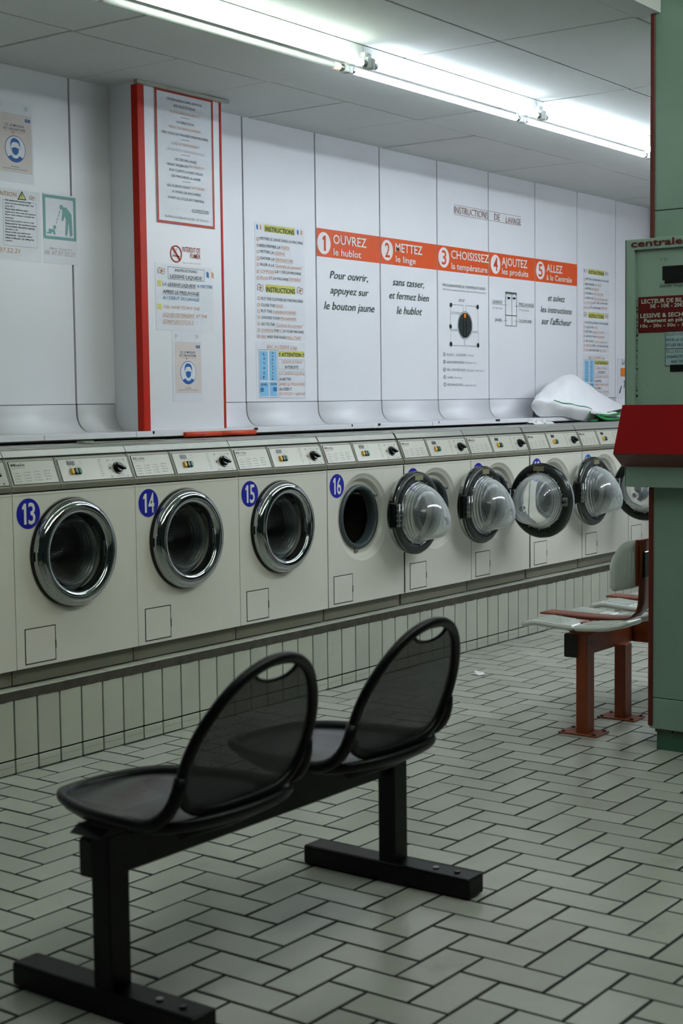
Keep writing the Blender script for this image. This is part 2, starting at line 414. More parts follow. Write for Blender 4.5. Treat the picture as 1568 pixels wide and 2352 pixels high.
SIGNS={
'rules':[('R',0.639,2.04,1.006,2.603,'red',0.011),
('T','CE MAGASIN,LIBRE SERVICE',0.711,0.932,2.561,0.01,'k',''),
('T','EST PLACE SOUS',0.756,0.889,2.537,0.01,'k',''),
('T','VOTRE RESPONSABILITE',0.729,0.92,2.51,0.01,'o',''),
('T','LA DIRECTION',0.768,0.879,2.471,0.01,'k',''),
('T',"N'EST PAS RESPONSABLE",0.724,0.922,2.446,0.01,'o',''),
('T','DES VOLS OU FAUSSES MANOEUVRES',0.677,0.97,2.418,0.01,'k',''),
('T','LISEZ ATTENTIVEMENT',0.738,0.912,2.378,0.01,'o',''),
('T','LES INSTRUCTIONS DE LAVAGE',0.704,0.944,2.351,0.01,'f',''),
('T','LES SECHE-LINGE',0.754,0.893,2.312,0.01,'k',''),
('T','SONT RESERVES',0.708,0.837,2.287,0.01,'k',''),
('T','EN PRIORITE',0.842,0.94,2.291,0.01,'o',''),
('T','AUX CLIENTS AYANT UTILISE',0.716,0.932,2.264,0.01,'k',''),
('T','LES MACHINES A LAVER',0.731,0.917,2.24,0.01,'k',''),
('T','LES CLIENTS SONT',0.704,0.848,2.198,0.01,'k',''),
('T','AUTORISES',0.854,0.943,2.201,0.01,'o',''),
('T','A VIDER LES MACHINES',0.735,0.916,2.174,0.01,'k',''),
('T','DONT LE CYCLE EST TERMINE',0.707,0.937,2.147,0.01,'k',''),
('T','LA DIRECTION',0.857,0.966,2.105,0.01,'k',''),
('T','BLANC-CLUB/LAV-CLUB - 47.37.52.21',0.686,0.961,2.066,0.009,'g',''),
('L',[(0.795,2.498),(0.85,2.498)],0.0015,'k'),
('L',[(0.796,2.404),(0.85,2.404)],0.0015,'k'),
('L',[(0.796,2.3395),(0.85,2.3395)],0.0015,'k'),
('L',[(0.797,2.2265),(0.851,2.2265)],0.0015,'k'),
('L',[(0.858,2.102),(0.966,2.102)],0.0015,'k')],
'nosmoke':[('C',0.754,1.914,0.037,'r',0.006),
('P',[(0.726,1.941),(0.733,1.947),(0.783,1.89),(0.776,1.884)],'r'),
('P',[(0.733,1.908),(0.775,1.907),(0.775,1.902),(0.732,1.903)],'r'),
('P',[(0.734,1.912),(0.736,1.918),(0.744,1.92),(0.745,1.919),(0.738,1.917),(0.736,1.912)],'r'),
('P',[(0.744,1.924),(0.752,1.928),(0.755,1.934),(0.752,1.936),(0.753,1.938),(0.757,1.935),(0.756,1.929),(0.751,1.925),(0.744,1.923)],'r'),
('T','INTERDIT DE',0.794,0.908,1.927,0.021,'r','c'),
('T','FUMER',0.845,0.909,1.902,0.02,'r','c'),
('T','Décret 92.478 du 29/05/92',0.795,0.909,1.877,0.006,'o','')],
'detergent':[('R',0.622,1.586,0.988,1.869,'paper',0),
('R',0.637,1.824,0.682,1.848,'UK',0),
('R',0.7,1.805,0.932,1.857,'k',0.0012),
('T','INSTRUCTIONS',0.744,0.884,1.839,0.011,'k',''),
('T','LESSIVE LIQUIDE',0.713,0.916,1.81,0.015,'k',''),
('R',0.947,1.824,0.995,1.848,'FR',0),
('R',0.634,1.772,0.66,1.796,'y',0),
('R',0.632,1.673,0.657,1.697,'y',0),
('T','LA',0.665,0.691,1.775,0.014,'b','i'),
('T','LESSIVE LIQUIDE',0.697,0.875,1.775,0.014,'k','iu'),
('T','A METTRE',0.882,0.987,1.777,0.013,'b','i'),
('T','APRES LE PRELAVAGE',0.664,0.898,1.743,0.014,'k','iu'),
('T','AU DEBUT DU LAVAGE',0.663,0.897,1.717,0.014,'b','i'),
('T','YOU HAVE TO PUT THE',0.664,0.898,1.678,0.013,'o','i'),
('T','LIQUID DETERGENT',0.663,0.865,1.645,0.014,'o','iu'),
('T','AT THE',0.871,0.947,1.646,0.014,'o','i'),
('T','START OF CYCLE 2',0.662,0.856,1.616,0.014,'o','iu')],
'safety':[('R',-0.17,1.85,0.157,2.13,'paper',0),
('T','ATTENTION',-0.118,0.033,2.099,0.018,'o',''),
('PO',[(0.062,2.123),(0.041,2.092),(0.081,2.093)],'y'),
('T','!',0.059,0.063,2.097,0.017,'k',''),
('R',0.101,2.096,0.129,2.111,'UK',0),
('T','This equipment rotates at high',-0.027,0.107,2.081,0.006,'k','B'),
('T','speed and the washing water may',-0.027,0.122,2.069,0.006,'k','B'),
('T','reach 90°C',-0.027,0.02,2.057,0.006,'k','B'),
('T','Please keep children under',-0.028,0.092,2.046,0.007,'k','B'),
('T','supervision when near the machines',-0.028,0.132,2.035,0.006,'k','B'),
('T','Never allow children to handle the',-0.028,0.123,2.024,0.006,'k','B'),
('T','machines',-0.028,0.015,2.012,0.006,'k','B'),
('T','Never force machine doors or lids',-0.029,0.119,2.001,0.006,'k','B'),
('T','Please wait for the machine to come',-0.029,0.131,1.989,0.007,'k','B'),
('T','to a complete stop before opening',-0.029,0.122,1.978,0.007,'k','B'),
('T','the door or lid',-0.029,0.033,1.967,0.006,'k','B'),
('T','Please notify any malfunction',-0.03,0.101,1.956,0.006,'k','B'),
('T','immediately - especially where',-0.03,0.109,1.944,0.007,'k','B'),
('T','safety is affected - by calling this',-0.03,0.118,1.933,0.007,'k','B'),
('T','number :',-0.03,0.01,1.922,0.006,'k','B'),
('R',-0.039,1.905,0.136,2.083,'g',0.0008),
('T','01.47.37.52.21',-0.143,0.043,1.878,0.017,'o','i')],
'warn':[('R',0.171,1.851,0.358,2.134,'paper',0),
('R',0.172,1.949,0.351,2.127,'t',0.012),
('C',0.272,2.082,0.01,'t',0),
('P',[(0.282,2.082),(0.297,2.084),(0.327,2.056),(0.329,1.971),(0.317,1.966),(0.311,2.034),(0.301,1.971),(0.291,1.967),(0.297,2.038),(0.289,2.05),(0.28,2.028),(0.272,2.03)],'t'),
('C',0.233,1.998,0.008,'t',0),
('P',[(0.198,1.989),(0.226,1.99),(0.232,1.985),(0.236,1.968),(0.228,1.968),(0.223,1.979),(0.214,1.977),(0.214,1.97),(0.189,1.971),(0.19,1.976),(0.202,1.976)],'t'),
('P',[(0.262,2.067),(0.265,2.067),(0.261,2.056),(0.257,2.056)],'t'),
('P',[(0.254,2.051),(0.258,2.051),(0.254,2.042),(0.251,2.042)],'t'),
('P',[(0.247,2.037),(0.251,2.037),(0.247,2.028),(0.244,2.028)],'t'),
('P',[(0.242,2.023),(0.245,2.023),(0.242,2.015),(0.239,2.015)],'t'),
('T',"Appel d'urgence",0.2,0.326,1.907,0.011,'p','i'),
('T','01.47.37.52.21',0.174,0.342,1.884,0.018,'p','i')],
'instr':[('R',1.509,1.58,1.895,2.133,'paper',0),
('R',1.505,1.283,1.891,1.566,'paper',0),
('R',1.581,2.092,1.817,2.126,'Y',0),
('T','INSTRUCTIONS',1.589,1.811,2.095,0.021,'k','B'),
('R',1.522,2.099,1.56,2.121,'FR',0),
('R',1.836,2.099,1.877,2.121,'FR',0),
('C',1.531,2.052,0.009,'o',0.003),
('C',1.531,2.023,0.008,'o',0.003),
('C',1.53,1.993,0.008,'o',0.003),
('C',1.529,1.961,0.009,'o',0.003),
('C',1.528,1.931,0.008,'o',0.003),
('C',1.527,1.899,0.008,'o',0.003),
('C',1.527,1.868,0.009,'o',0.003),
('T','METTRE LE LINGE DANS LA MACHINE',1.546,1.881,2.052,0.013,'k',''),
('T','BIEN FERMER LA',1.543,1.701,2.017,0.014,'k',''),
('T','PORTE',1.71,1.772,2.019,0.014,'o','u'),
('T','METTRE LA',1.544,1.65,1.989,0.013,'k',''),
('T','LESSIVE',1.655,1.736,1.988,0.014,'o','u'),
('T','CHOISIR LA',1.544,1.654,1.958,0.013,'k',''),
('T','TEMPERATURE',1.66,1.801,1.957,0.014,'o','u'),
('T','ALLER A LA',1.543,1.652,1.928,0.013,'k',''),
('T','"Centrale de paiement"',1.655,1.875,1.928,0.014,'o','iu'),
('T','COMPOSER',1.545,1.653,1.896,0.013,'o','u'),
('T','LE',1.658,1.683,1.899,0.013,'k',''),
('T','N°',1.688,1.708,1.901,0.013,'o','u'),
('T','DE LA MACHINE',1.714,1.863,1.9,0.013,'k',''),
('T','PAYER',1.544,1.606,1.864,0.013,'o','u'),
('T','ET LA MACHINE',1.612,1.76,1.866,0.013,'k',''),
('T','DEMARRE',1.768,1.86,1.869,0.014,'o','u'),
('T','PUT THE CLOTHES IN THE MACHINE',1.549,1.875,1.764,0.014,'k',''),
('T','CLOSE THE',1.548,1.652,1.734,0.013,'k',''),
('T','DOOR',1.66,1.716,1.734,0.013,'o','u'),
('T','PUT THE',1.548,1.629,1.704,0.014,'k',''),
('T','WASHING POWDER',1.634,1.817,1.704,0.013,'o','u'),
('T','CHOOSE YOUR',1.547,1.688,1.674,0.013,'k',''),
('T','PROGRAMME',1.695,1.82,1.674,0.013,'o','u'),
('T','GO TO THE',1.546,1.649,1.642,0.014,'k',''),
('T','"Centrale de paiement"',1.655,1.874,1.641,0.014,'o','iu'),
('T','COMPOSE',1.545,1.638,1.613,0.013,'o','u'),
('T','THE',1.643,1.678,1.613,0.014,'k',''),
('T','N°',1.684,1.703,1.614,0.013,'o','u'),
('T','OF YOUR MACHINE',1.709,1.878,1.612,0.013,'k',''),
('T','PAY',1.547,1.584,1.581,0.014,'o','u'),
('T','AND THE WASH',1.589,1.735,1.582,0.013,'k',''),
('T','WILL START',1.743,1.855,1.581,0.014,'o','u'),
('T','BAC A LESSIVE 6 kgs',1.586,1.825,1.533,0.016,'o','iu'),
('C',1.531,1.771,0.009,'o',0.003),
('C',1.53,1.74,0.009,'o',0.003),
('C',1.529,1.71,0.009,'o',0.003),
('C',1.528,1.68,0.008,'o',0.003),
('C',1.527,1.649,0.008,'o',0.003),
('C',1.527,1.618,0.009,'o',0.003),
('C',1.526,1.589,0.008,'o',0.003),
('R',1.585,1.802,1.817,1.841,'Y',0),
('T','INSTRUCTIONS',1.588,1.811,1.805,0.023,'k','B'),
('R',1.521,1.807,1.568,1.838,'UK',0),
('R',1.829,1.808,1.878,1.839,'UK',0),
('R',1.522,1.293,1.669,1.525,'k',0.0012),
('R',1.531,1.377,1.592,1.518,'lb',0),
('R',1.605,1.377,1.661,1.52,'lb',0),
('R',1.531,1.3,1.597,1.369,'lb',0),
('R',1.606,1.3,1.66,1.37,'lb',0),
('R',1.533,1.322,1.558,1.342,'b',0),
('R',1.631,1.324,1.658,1.344,'b',0),
('T','L',1.557,1.572,1.498,0.012,'n',''),
('T','A',1.557,1.571,1.476,0.012,'n',''),
('T','V',1.556,1.571,1.453,0.012,'n',''),
('T','A',1.556,1.57,1.431,0.012,'n',''),
('T','G',1.555,1.57,1.408,0.012,'n',''),
('T','E',1.554,1.569,1.386,0.012,'n',''),
('T','P',1.625,1.637,1.505,0.008,'n',''),
('T','R',1.625,1.637,1.489,0.008,'n',''),
('T','E',1.624,1.636,1.473,0.009,'n',''),
('T','L',1.624,1.636,1.457,0.009,'n',''),
('T','A',1.624,1.636,1.441,0.009,'n',''),
('T','V',1.623,1.635,1.425,0.009,'n',''),
('T','A',1.623,1.635,1.409,0.009,'n',''),
('T','G',1.623,1.634,1.394,0.008,'n',''),
('T','E',1.622,1.634,1.378,0.009,'n',''),
('T','JAVEL',1.537,1.586,1.352,0.011,'n',''),
('T','SOUPLINE',1.607,1.659,1.355,0.009,'n',''),
('R',1.675,1.493,1.881,1.522,'Y',0),
('T','!! ATTENTION !!',1.679,1.878,1.495,0.018,'k','B'),
('R',1.676,1.432,1.881,1.48,'g',0.001),
('R',1.679,1.29,1.883,1.423,'g',0.001),
('T','LESSIVE A MAIN',1.699,1.859,1.461,0.014,'o',''),
('T','INTERDITE',1.725,1.831,1.436,0.014,'k',''),
('T','LA LESSIVE LIQUIDE',1.681,1.878,1.404,0.013,'o',''),
('T','A METTRE',1.68,1.771,1.376,0.014,'k',''),
('T','APRES LE PRELAVAGE',1.68,1.877,1.352,0.014,'o',''),
('T','AU DEBUT',1.679,1.776,1.328,0.014,'k',''),
('T','DU CYCLE 2 ⇨LAVAGE',1.679,1.88,1.305,0.014,'o','')],
'b1':[('C',2.055,2.073,0.056,'w',0),
('T','1',2.035,2.078,2.0349,0.0762,'O','B'),
('T','OUVREZ',2.132,2.425,2.077,0.046,'w','B'),
('T','le hublot',2.134,2.375,2.019,0.034,'w','B'),
('T','Pour ouvrir,',2.102,2.447,1.899,0.039,'dg','I'),
('T','appuyez sur',2.104,2.447,1.823,0.037,'dg','I'),
('T','le bouton jaune',2.05,2.501,1.741,0.04,'dg','I')],
'b2':[('C',2.617,2.079,0.055,'w',0),
('T','2',2.596,2.641,2.0416,0.0748,'O','B'),
('T','METTEZ',2.694,2.959,2.077,0.046,'w','B'),
('T','le linge',2.697,2.892,2.022,0.033,'w','B'),
('T','sans tasser,',2.667,2.985,1.895,0.039,'dg','I'),
('T','et fermez bien',2.63,3.029,1.822,0.039,'dg','I'),
('T','le hublot',2.704,2.958,1.743,0.041,'dg','I')],
'b3':[('C',3.181,2.079,0.057,'w',0),
('T','3',3.158,3.207,2.0402,0.0775,'O','B'),
('T','CHOISISSEZ',3.256,3.676,2.08,0.046,'w','B'),
('T','la température',3.26,3.658,2.02,0.035,'w','B'),
('T','PROGRAMMES & TEMPERATURES',3.167,3.634,1.917,0.015,'gg',''),
('T','Select the required wash programme & temperature',3.166,3.64,1.896,0.01,'g',''),
('T','STOP',3.337,3.401,1.837,0.015,'br',''),
('C',3.407,1.703,0.081,'gg',0.003),
('C',3.407,1.703,0.073,'dk',0),
('R',3.385,1.632,3.42,1.766,'w',0.004),
('R',3.392,1.747,3.414,1.77,'am',0),
('L',[(3.269,1.8175),(3.385,1.8175)],0.0018,'gg'),
('L',[(3.414,1.8175),(3.536,1.8175)],0.0018,'gg'),
('L',[(3.247,1.7745),(3.379,1.7745)],0.0018,'gg'),
('L',[(3.246,1.7665),(3.353,1.7665)],0.0018,'gg'),
('L',[(3.245,1.676),(3.323,1.676)],0.0018,'gg'),
('L',[(3.245,1.6685),(3.328,1.6685)],0.0018,'gg'),
('L',[(3.486,1.671),(3.552,1.671)],0.0018,'gg'),
('L',[(3.482,1.664),(3.554,1.664)],0.0018,'gg'),
('L',[(3.262,1.583),(3.393,1.583)],0.0018,'gg'),
('L',[(3.403,1.584),(3.536,1.584)],0.0018,'gg'),
('L',[(3.247,1.802),(3.247,1.774)],0.0018,'gg'),
('L',[(3.2465,1.767),(3.2465,1.703)],0.0018,'gg'),
('L',[(3.25,1.667),(3.25,1.606)],0.0018,'gg'),
('L',[(3.549,1.802),(3.549,1.672)],0.0018,'gg'),
('L',[(3.555,1.665),(3.555,1.603)],0.0018,'gg'),
('L',[(3.393,1.619),(3.393,1.583)],0.0018,'gg'),
('L',[(3.403,1.62),(3.403,1.583)],0.0018,'gg'),
('L',[(3.385,1.818),(3.385,1.78)],0.0018,'gg'),
('L',[(3.414,1.818),(3.414,1.781)],0.0018,'gg'),
('C',3.254,1.814,0.013,'dk',0),
('C',3.547,1.815,0.014,'dk',0),
('C',3.249,1.691,0.013,'dk',0),
('C',3.252,1.591,0.014,'dk',0),
('C',3.55,1.59,0.014,'dk',0),
('C',3.18,1.531,0.01,'dk',0.003),
('C',3.181,1.489,0.01,'dk',0.003),
('C',3.182,1.444,0.011,'dk',0.003),
('C',3.183,1.402,0.01,'dk',0.003),
('C',3.184,1.36,0.011,'dk',0.003),
('T','BLANC -  COULEURS',3.208,3.413,1.524,0.013,'gg',''),
('T','/ Cottons',3.419,3.5,1.524,0.012,'lg',''),
('T','NON REPASSABLE',3.209,3.394,1.481,0.013,'gg',''),
('T','/ Minimum iron',3.399,3.527,1.481,0.012,'lg',''),
('T','FIN - SYNTHETIQUE',3.209,3.401,1.437,0.013,'gg',''),
('T','/ Delicates - Synthetics',3.406,3.614,1.436,0.012,'lg',''),
('T','LAINE',3.21,3.268,1.394,0.012,'gg',''),
('T','/ Woollens',3.275,3.37,1.393,0.012,'lg',''),
('T','ESSORAGE SEUL',3.21,3.383,1.352,0.013,'gg',''),
('T','/ Separate spin',3.389,3.524,1.35,0.012,'lg','')],
'b4':[('C',3.754,2.078,0.057,'w',0),
('T','4',3.729,3.78,2.0392,0.0775,'O','B'),
('T','AJOUTEZ',3.825,4.137,2.078,0.047,'w','B'),
('T','les produits',3.828,4.149,2.025,0.035,'w','B'),
('R',3.87,1.715,4.007,1.921,'gg',0.004),
('R',3.872,1.907,4.006,1.921,'gg',0),
('L',[(3.9475,1.905),(3.9475,1.718)],0.003,'gg'),
('L',[(3.871,1.7795),(4.005,1.7795)],0.006,'gg'),
('C',3.909,1.892,0.018,'wall',0),
('C',3.976,1.892,0.018,'wall',0),
('R',3.879,1.878,3.941,1.891,'wall',0),
('R',3.954,1.88,4.002,1.891,'wall',0),
('T','LAVAGE',3.715,3.832,1.846,0.019,'gg',''),
('T','2/3 de dose',3.715,3.834,1.813,0.013,'lg',''),
('T','PRELAVAGE',4.035,4.22,1.843,0.02,'gg',''),
('T','1/3 de dose',4.035,4.157,1.813,0.013,'lg',''),
('T','JAVEL',3.741,3.832,1.739,0.018,'gg',''),
('T','SOUPLINE',4.034,4.19,1.741,0.019,'gg',''),
('L',[(3.715,1.841),(3.89,1.841)],0.0018,'gg'),
('L',[(3.978,1.839),(4.218,1.839)],0.0018,'gg'),
('L',[(3.845,1.7475),(3.891,1.7475)],0.0018,'gg'),
('L',[(3.977,1.7475),(4.024,1.7475)],0.0018,'gg')],
'b5':[('C',4.305,2.076,0.056,'w',0),
('T','5',4.279,4.332,2.0379,0.0762,'O','B'),
('T','ALLEZ',4.383,4.594,2.073,0.047,'w','B'),
('T','à la Centrale',4.383,4.723,2.022,0.034,'w','B'),
('T','et suivez',4.4,4.633,1.891,0.04,'dg','I'),
('T','les instructions',4.308,4.73,1.816,0.039,'dg','I'),
('T',"sur l'afficheur",4.318,4.723,1.741,0.041,'dg','I')],
'title':[('T','INSTRUCTIONS',3.295,3.669,2.34,0.038,'br',''),
('T','DE',3.744,3.807,2.341,0.036,'br',''),
('T','LAVAGE',3.879,4.059,2.337,0.035,'br',''),
('L',[(3.291,2.3865),(4.059,2.3865)],0.002,'br'),
('L',[(3.29,2.3325),(4.059,2.3325)],0.002,'br')],
'M':[('R',5.388,1.256,5.799,1.542,'paper',0),
('R',5.395,1.265,5.788,1.538,'pk',0.002),
('T','La',5.457,5.513,1.501,0.036,'k','I'),
('R',5.441,1.417,5.586,1.476,'am',0),
('T','M',5.457,5.547,1.425,0.045,'w','B'),
('P',[(5.419,1.304),(5.452,1.354),(5.462,1.351),(5.432,1.298)],'k'),
('P',[(5.483,1.383),(5.521,1.392),(5.521,1.383),(5.501,1.337),(5.491,1.337),(5.503,1.377)],'k')],
'cent':[('T','2',1.725,1.731,1.752,0.007,'k',''),
('T','21',1.738,1.75,1.751,0.008,'k',''),
('T','Dernier lavage',1.724,1.809,1.658,0.011,'k',''),
('R',1.732,1.682,1.856,1.731,'screen',0),
('R',1.641,1.502,1.889,1.628,'mr',0),
('T','LECTEUR DE BIL',1.654,1.809,1.605,0.014,'pw','B','LECTEUR DE BILLETS'),
('T','5€ - 10€ - 20€',1.687,1.809,1.588,0.013,'pw','B','5€ - 10€ - 20€'),
('T','LESSIVE & SECH',1.65,1.809,1.555,0.014,'pw','B','LESSIVE & SECHAGE'),
('T','Paiement en piè',1.664,1.809,1.538,0.013,'pw','B','Paiement en pièces'),
('T','10c - 20c - 50c - 1',1.65,1.81,1.521,0.011,'pw','B','10c - 20c - 50c - 1€'),
('R',1.744,1.443,1.857,1.505,'pb',0),
('R',1.744,1.384,1.858,1.444,'pb',0),
('R',1.744,1.443,1.857,1.505,'n',0.0015),
('R',1.744,1.384,1.858,1.444,'n',0.0015),
('T','BILLETS RE',1.749,1.81,1.49,0.01,'br','','BILLETS REFUSES'),
('T','POUR LA LE',1.749,1.81,1.47,0.009,'n','','POUR LA LESSIVE'),
('T','ET LES SEC',1.749,1.81,1.452,0.009,'n','','ET LES SECHOIRS'),
('T','BILLS REFU',1.749,1.81,1.429,0.01,'br','','BILLS REFUSED'),
('T','WASHING PO',1.749,1.81,1.411,0.01,'n','','WASHING POWDER'),
('T','AND DR',1.766,1.81,1.394,0.01,'n','','AND DRYERS')],
'cent2':[('T','centrale',1.62,1.814,1.803,0.023,'mr','W')],
}

# ================================================================== THE SETTING
WALLY = .6547; ZC = 2.6125; TW = .1046; FX = -.9473; FY = -2.0074
def build_floor():
    mb = MB(); g = .0084
    rnd = random.Random(3)
    def tile(x0, x1, y0, y1):
        if x1 < -3.4 or x0 > 6.0 or y1 < -3.5 or y0 > .0: return
        h = rnd.uniform(-.0006, .0006); tx = rnd.uniform(-.0012, .0012); ty = rnd.uniform(-.0012, .0012)
        jx = rnd.uniform(-.0006, .0006); jy = rnd.uniform(-.0006, .0006)
        x0 += g / 2 * 1.1 + jx; x1 -= g / 2 * 1.1 - jx; y0 += g / 2 * 1.1 + jy; y1 -= g / 2 * 1.1 - jy
        b = .0016
        def z(x, y, d=0): return h + (x - (x0 + x1) / 2) * tx * 4 + (y - (y0 + y1) / 2) * ty * 4 - d
        def cz(d, o): return [mb.bm.verts.new((x, y, z(x, y, d))) for x, y in ((x0 + o, y0 + o), (x1 - o, y0 + o), (x1 - o, y1 - o), (x0 + o, y1 - o))]
        T = cz(0, b); E = cz(.0008, 0); Bt = cz(.006, 0)
        fs = [mb.bm.faces.new(T)]
        for A, B in ((T, E), (E, Bt)):
            for i in range(4): fs.append(mb.bm.faces.new((B[i], B[(i + 1) % 4], A[(i + 1) % 4], A[i])))
        mb.faces(fs, M['floor'])
    for i in range(-40, 75):
        for j in range(-25, 30):
            if (i + j) % 4 == 0:      # long side across the room
                tile(FX + (i - 1) * TW, FX + i * TW, FY - (j + 2) * TW, FY - j * TW)
            if (i + j) % 4 == 2:      # long side along the machines
                tile(FX + (i - 1) * TW, FX + (i + 1) * TW, FY - (j + 1) * TW, FY - j * TW)
    mb.box(-3.5, 6.0, -3.5, .7, -.08, -.0016, M['grout'])
    return struct(mb.build('floor'), 'herringbone floor of glazed grey-green tiles with dark joints', 'floor')
build_floor()

PXC = .92
def build_ceiling():
    mb = MB(); rnd = random.Random(5); g = .0085
    rows = [(.665, .0722, .5555, .36), (.0722, -.4835, 1.1111, .926), (-.4835, -1.0395, 1.1111, .926), (-1.0395, -1.5975, 1.1111, .926),
            (-1.5975, -2.153, 1.1111, .926), (-2.153, -2.71, 1.1111, .926), (-2.71, -3.27, 1.1111, .926)]
    for (ya, yb, p, off) in rows:
        x = off - p * math.ceil((off + 3.4) / p)
        while x < 6.0:
            d = rnd.uniform(0, .004)
            xa, y_ = x, yb
            if x + p < PXC + .2: y_ = max(yb, -1.690)
            if ya > y_ + .01:
                if x < PXC < x + p and yb < -1.69:
                    mb.box(x + g / 2, PXC, -1.69, min(ya - g / 2, 9), ZC + d, ZC + .02 + d, M['ceil']) if ya > -1.69 else None
                    mb.box(PXC, x + p - g / 2, yb + g / 2, ya - g / 2, ZC + d, ZC + .02 + d, M['ceil'])
                else: mb.box(x + g / 2, x + p - g / 2, y_ + g / 2, ya - g / 2, ZC + d, ZC + .02 + d, M['ceil'], .0015)
            x += p
    mb.box(-3.5, 6.0, -1.692, .7, ZC + .012, ZC + .08, M['ceil_gap']); mb.box(PXC, 6.0, -3.3, -1.692, ZC + .012, ZC + .08, M['ceil_gap'])
    mb.box(-3.5, 6.0, -3.9, -1.66, 2.93, 3.0, M['ceil']); mb.box(-3.5, PXC, -1.698, -1.690, ZC, 2.93, M['ceil']); mb.box(PXC - .006, PXC - .001, -3.3, -2.27, ZC, 2.93, M['ceil'])
    return struct(mb.build('ceiling'), 'suspended ceiling of pale grey fibre boards with thin dark joints', 'ceiling')
build_ceiling()

def cove_profile():
    """(y,z) from the seam down: straight, then curving out into the ledge"""
    P = [(WALLY - .001, 1.2715), (WALLY - .002, 1.235)]
    for k in range(1, 9):
        a = PI / 2 * k / 8
        P.append((WALLY - .002 - .075 * (1 - math.cos(a)), 1.235 - .078 * math.sin(a)))
    return P
def build_wall_back():
    mb = MB(); g = .0095
    xs = [-1.92, -1.36, -.795, -.2325, .3300, .5575]
    xr = [1.062] + [1.4284 + .5623 * k for k in range(8)] + [5.88]
    cp = cove_profile()
    for seq in (xs, xr):
        for a, b in zip(seq, seq[1:]):
            x0, x1 = a + (g / 2 if a not in (1.062,) else 0), b - (g / 2 if b not in (.5575, 5.88) else 0)
            mb.box(x0, x1, WALLY, WALLY + .018, 1.2735, ZC + .01, M['wall'], .0012)
            A = [mb.bm.verts.new((x0, y, z)) for y, z in cp]; B = [mb.bm.verts.new((x1, y, z)) for y, z in cp]
            fs = [mb.bm.faces.new((A[i], B[i], B[i + 1], A[i + 1])) for i in range(len(cp) - 1)]
            mb.faces(fs, M['wall'], True)
            for S, sx in ((A, x0), (B, x1)):
                bk = [mb.bm.verts.new((sx, y + .006, z - .003)) for y, z in cp]
                mb.faces([mb.bm.faces.new((S[i], S[i + 1], bk[i + 1], bk[i])) for i in range(len(cp) - 1)], M['wall'])
    # dark backing seen in the joints
    def back(x0, x1, m):
        pr = [(WALLY + .0105, ZC), (WALLY + .0105, 1.27)] + [(y + .0055, z - .003) for y, z in cp[1:]]
        A = [mb.bm.verts.new((x0, y, z)) for y, z in pr]; B = [mb.bm.verts.new((x1, y, z)) for y, z in pr]
        mb.faces([mb.bm.faces.new((A[i], B[i], B[i + 1], A[i + 1])) for i in range(len(pr) - 1)], m, True)
    back(-1.95, .56, M['gap_brown']); back(1.06, 5.88, M['wall_dark'])
    mb.box(-3.4, 5.95, WALLY + .02, WALLY + .12, 0, ZC + .08, M['wall'])
    mb.box(-3.4, -1.93, WALLY, WALLY + .02, 1.15, ZC, M['wall'])
    return struct(mb.build('wall_back'), 'white laminate panelled wall with dark vertical joints and a coved foot', 'wall')
build_wall_back()
mb = MB(); mb.box(5.88, 5.98, -3.4, .75, 0, ZC + .05, M['wall']); mb.box(5.868, 5.88, .56, .63, 1.2, ZC, M['alu']); struct(mb.build('wall_right'), 'plain white end wall beyond the machines', 'wall')
# boxed column against the back wall
t = MB(); t.prism([(.536, .467), (1.062, .467), (1.062, .66), (.5585, .66)], 1.157, ZC + .004, M['wall'], axis='Z')
col = struct(t.build('wall_column'), 'white boxed column standing out from the panelled wall, red edge strips', 'column')
t = MB(); t.box(.5345, .574, .4635, .468, 1.158, ZC - .014, M['redtrim'], .001); t.box(.5335, .537, .4635, .50, 1.158, ZC - .014, M['redtrim'], .001)
tag(t.build('corner_strip', col), 'wide red corner strip'); t = MB(); t.box(1.0505, 1.0635, .4640, .468, 1.158, ZC - .014, M['redtrim'], .001); tag(t.build('corner_strip', col), 'narrow red corner strip')
t = MB(); t.box(.52, 1.10, .448, .468, ZC - .014, ZC + .002, M['alu'], .001); t.build('ceiling_rail', col)
# ledge over the backs of the machines
t = MB()
rnd = random.Random(9)
xs = [-3.0]
while xs[-1] < 5.86: xs.append(min(5.875, xs[-1] + rnd.uniform(.5, 1.0)))
for a, b in zip(xs, xs[1:]): t.box(a, b - .002, .400 + rnd.uniform(-.002, .002), WALLY - .02, 1.134 + rnd.uniform(-.001, .001), 1.1565, M['wall'], .002)
t.box(-3.0, 5.875, .41, .64, 1.129, 1.134, M['nosing'])
for x, w in ((-.45, .008), (.52, .006), (1.18, .022), (1.93, .006), (2.16, .015), (2.72, .006), (3.32, .045)): t.box(x, x + w, .3965, .402, 1.146 if w < .05 else 1.136, 1.1572, M['gap_brown'])
struct(t.build('trim_2'), 'white ledge running along the wall above the machine backs', 'ledge')
# tiled plinth below the machines
t = MB(); y0 = -.02; tp = .1053; x = -.6323 - tp * 26
while x < 5.85:
    t.box(x + .0034, x + tp - .0034, y0, y0 + .01, .054, .258, M['plinth'], .0012)
    t.box(x + .0034, x + tp - .0034, y0, y0 + .01, .003, .048, M['plinth'], .0012)
    t.box(x + .006, x + tp - .006, y0 - .0003, y0 + .002, .0275, .0284, M['kick'])
    x += tp
x = -.6323 - tp * 26 + .03
while x < 5.8:
    h = rnd.uniform(-.0012, .0012)
    t.box(x + .0015, x + 2 * tp - .0015, -.021, .12, .284 + h, .2935 + h, M['plinth'], .0012)
    x += 2 * tp
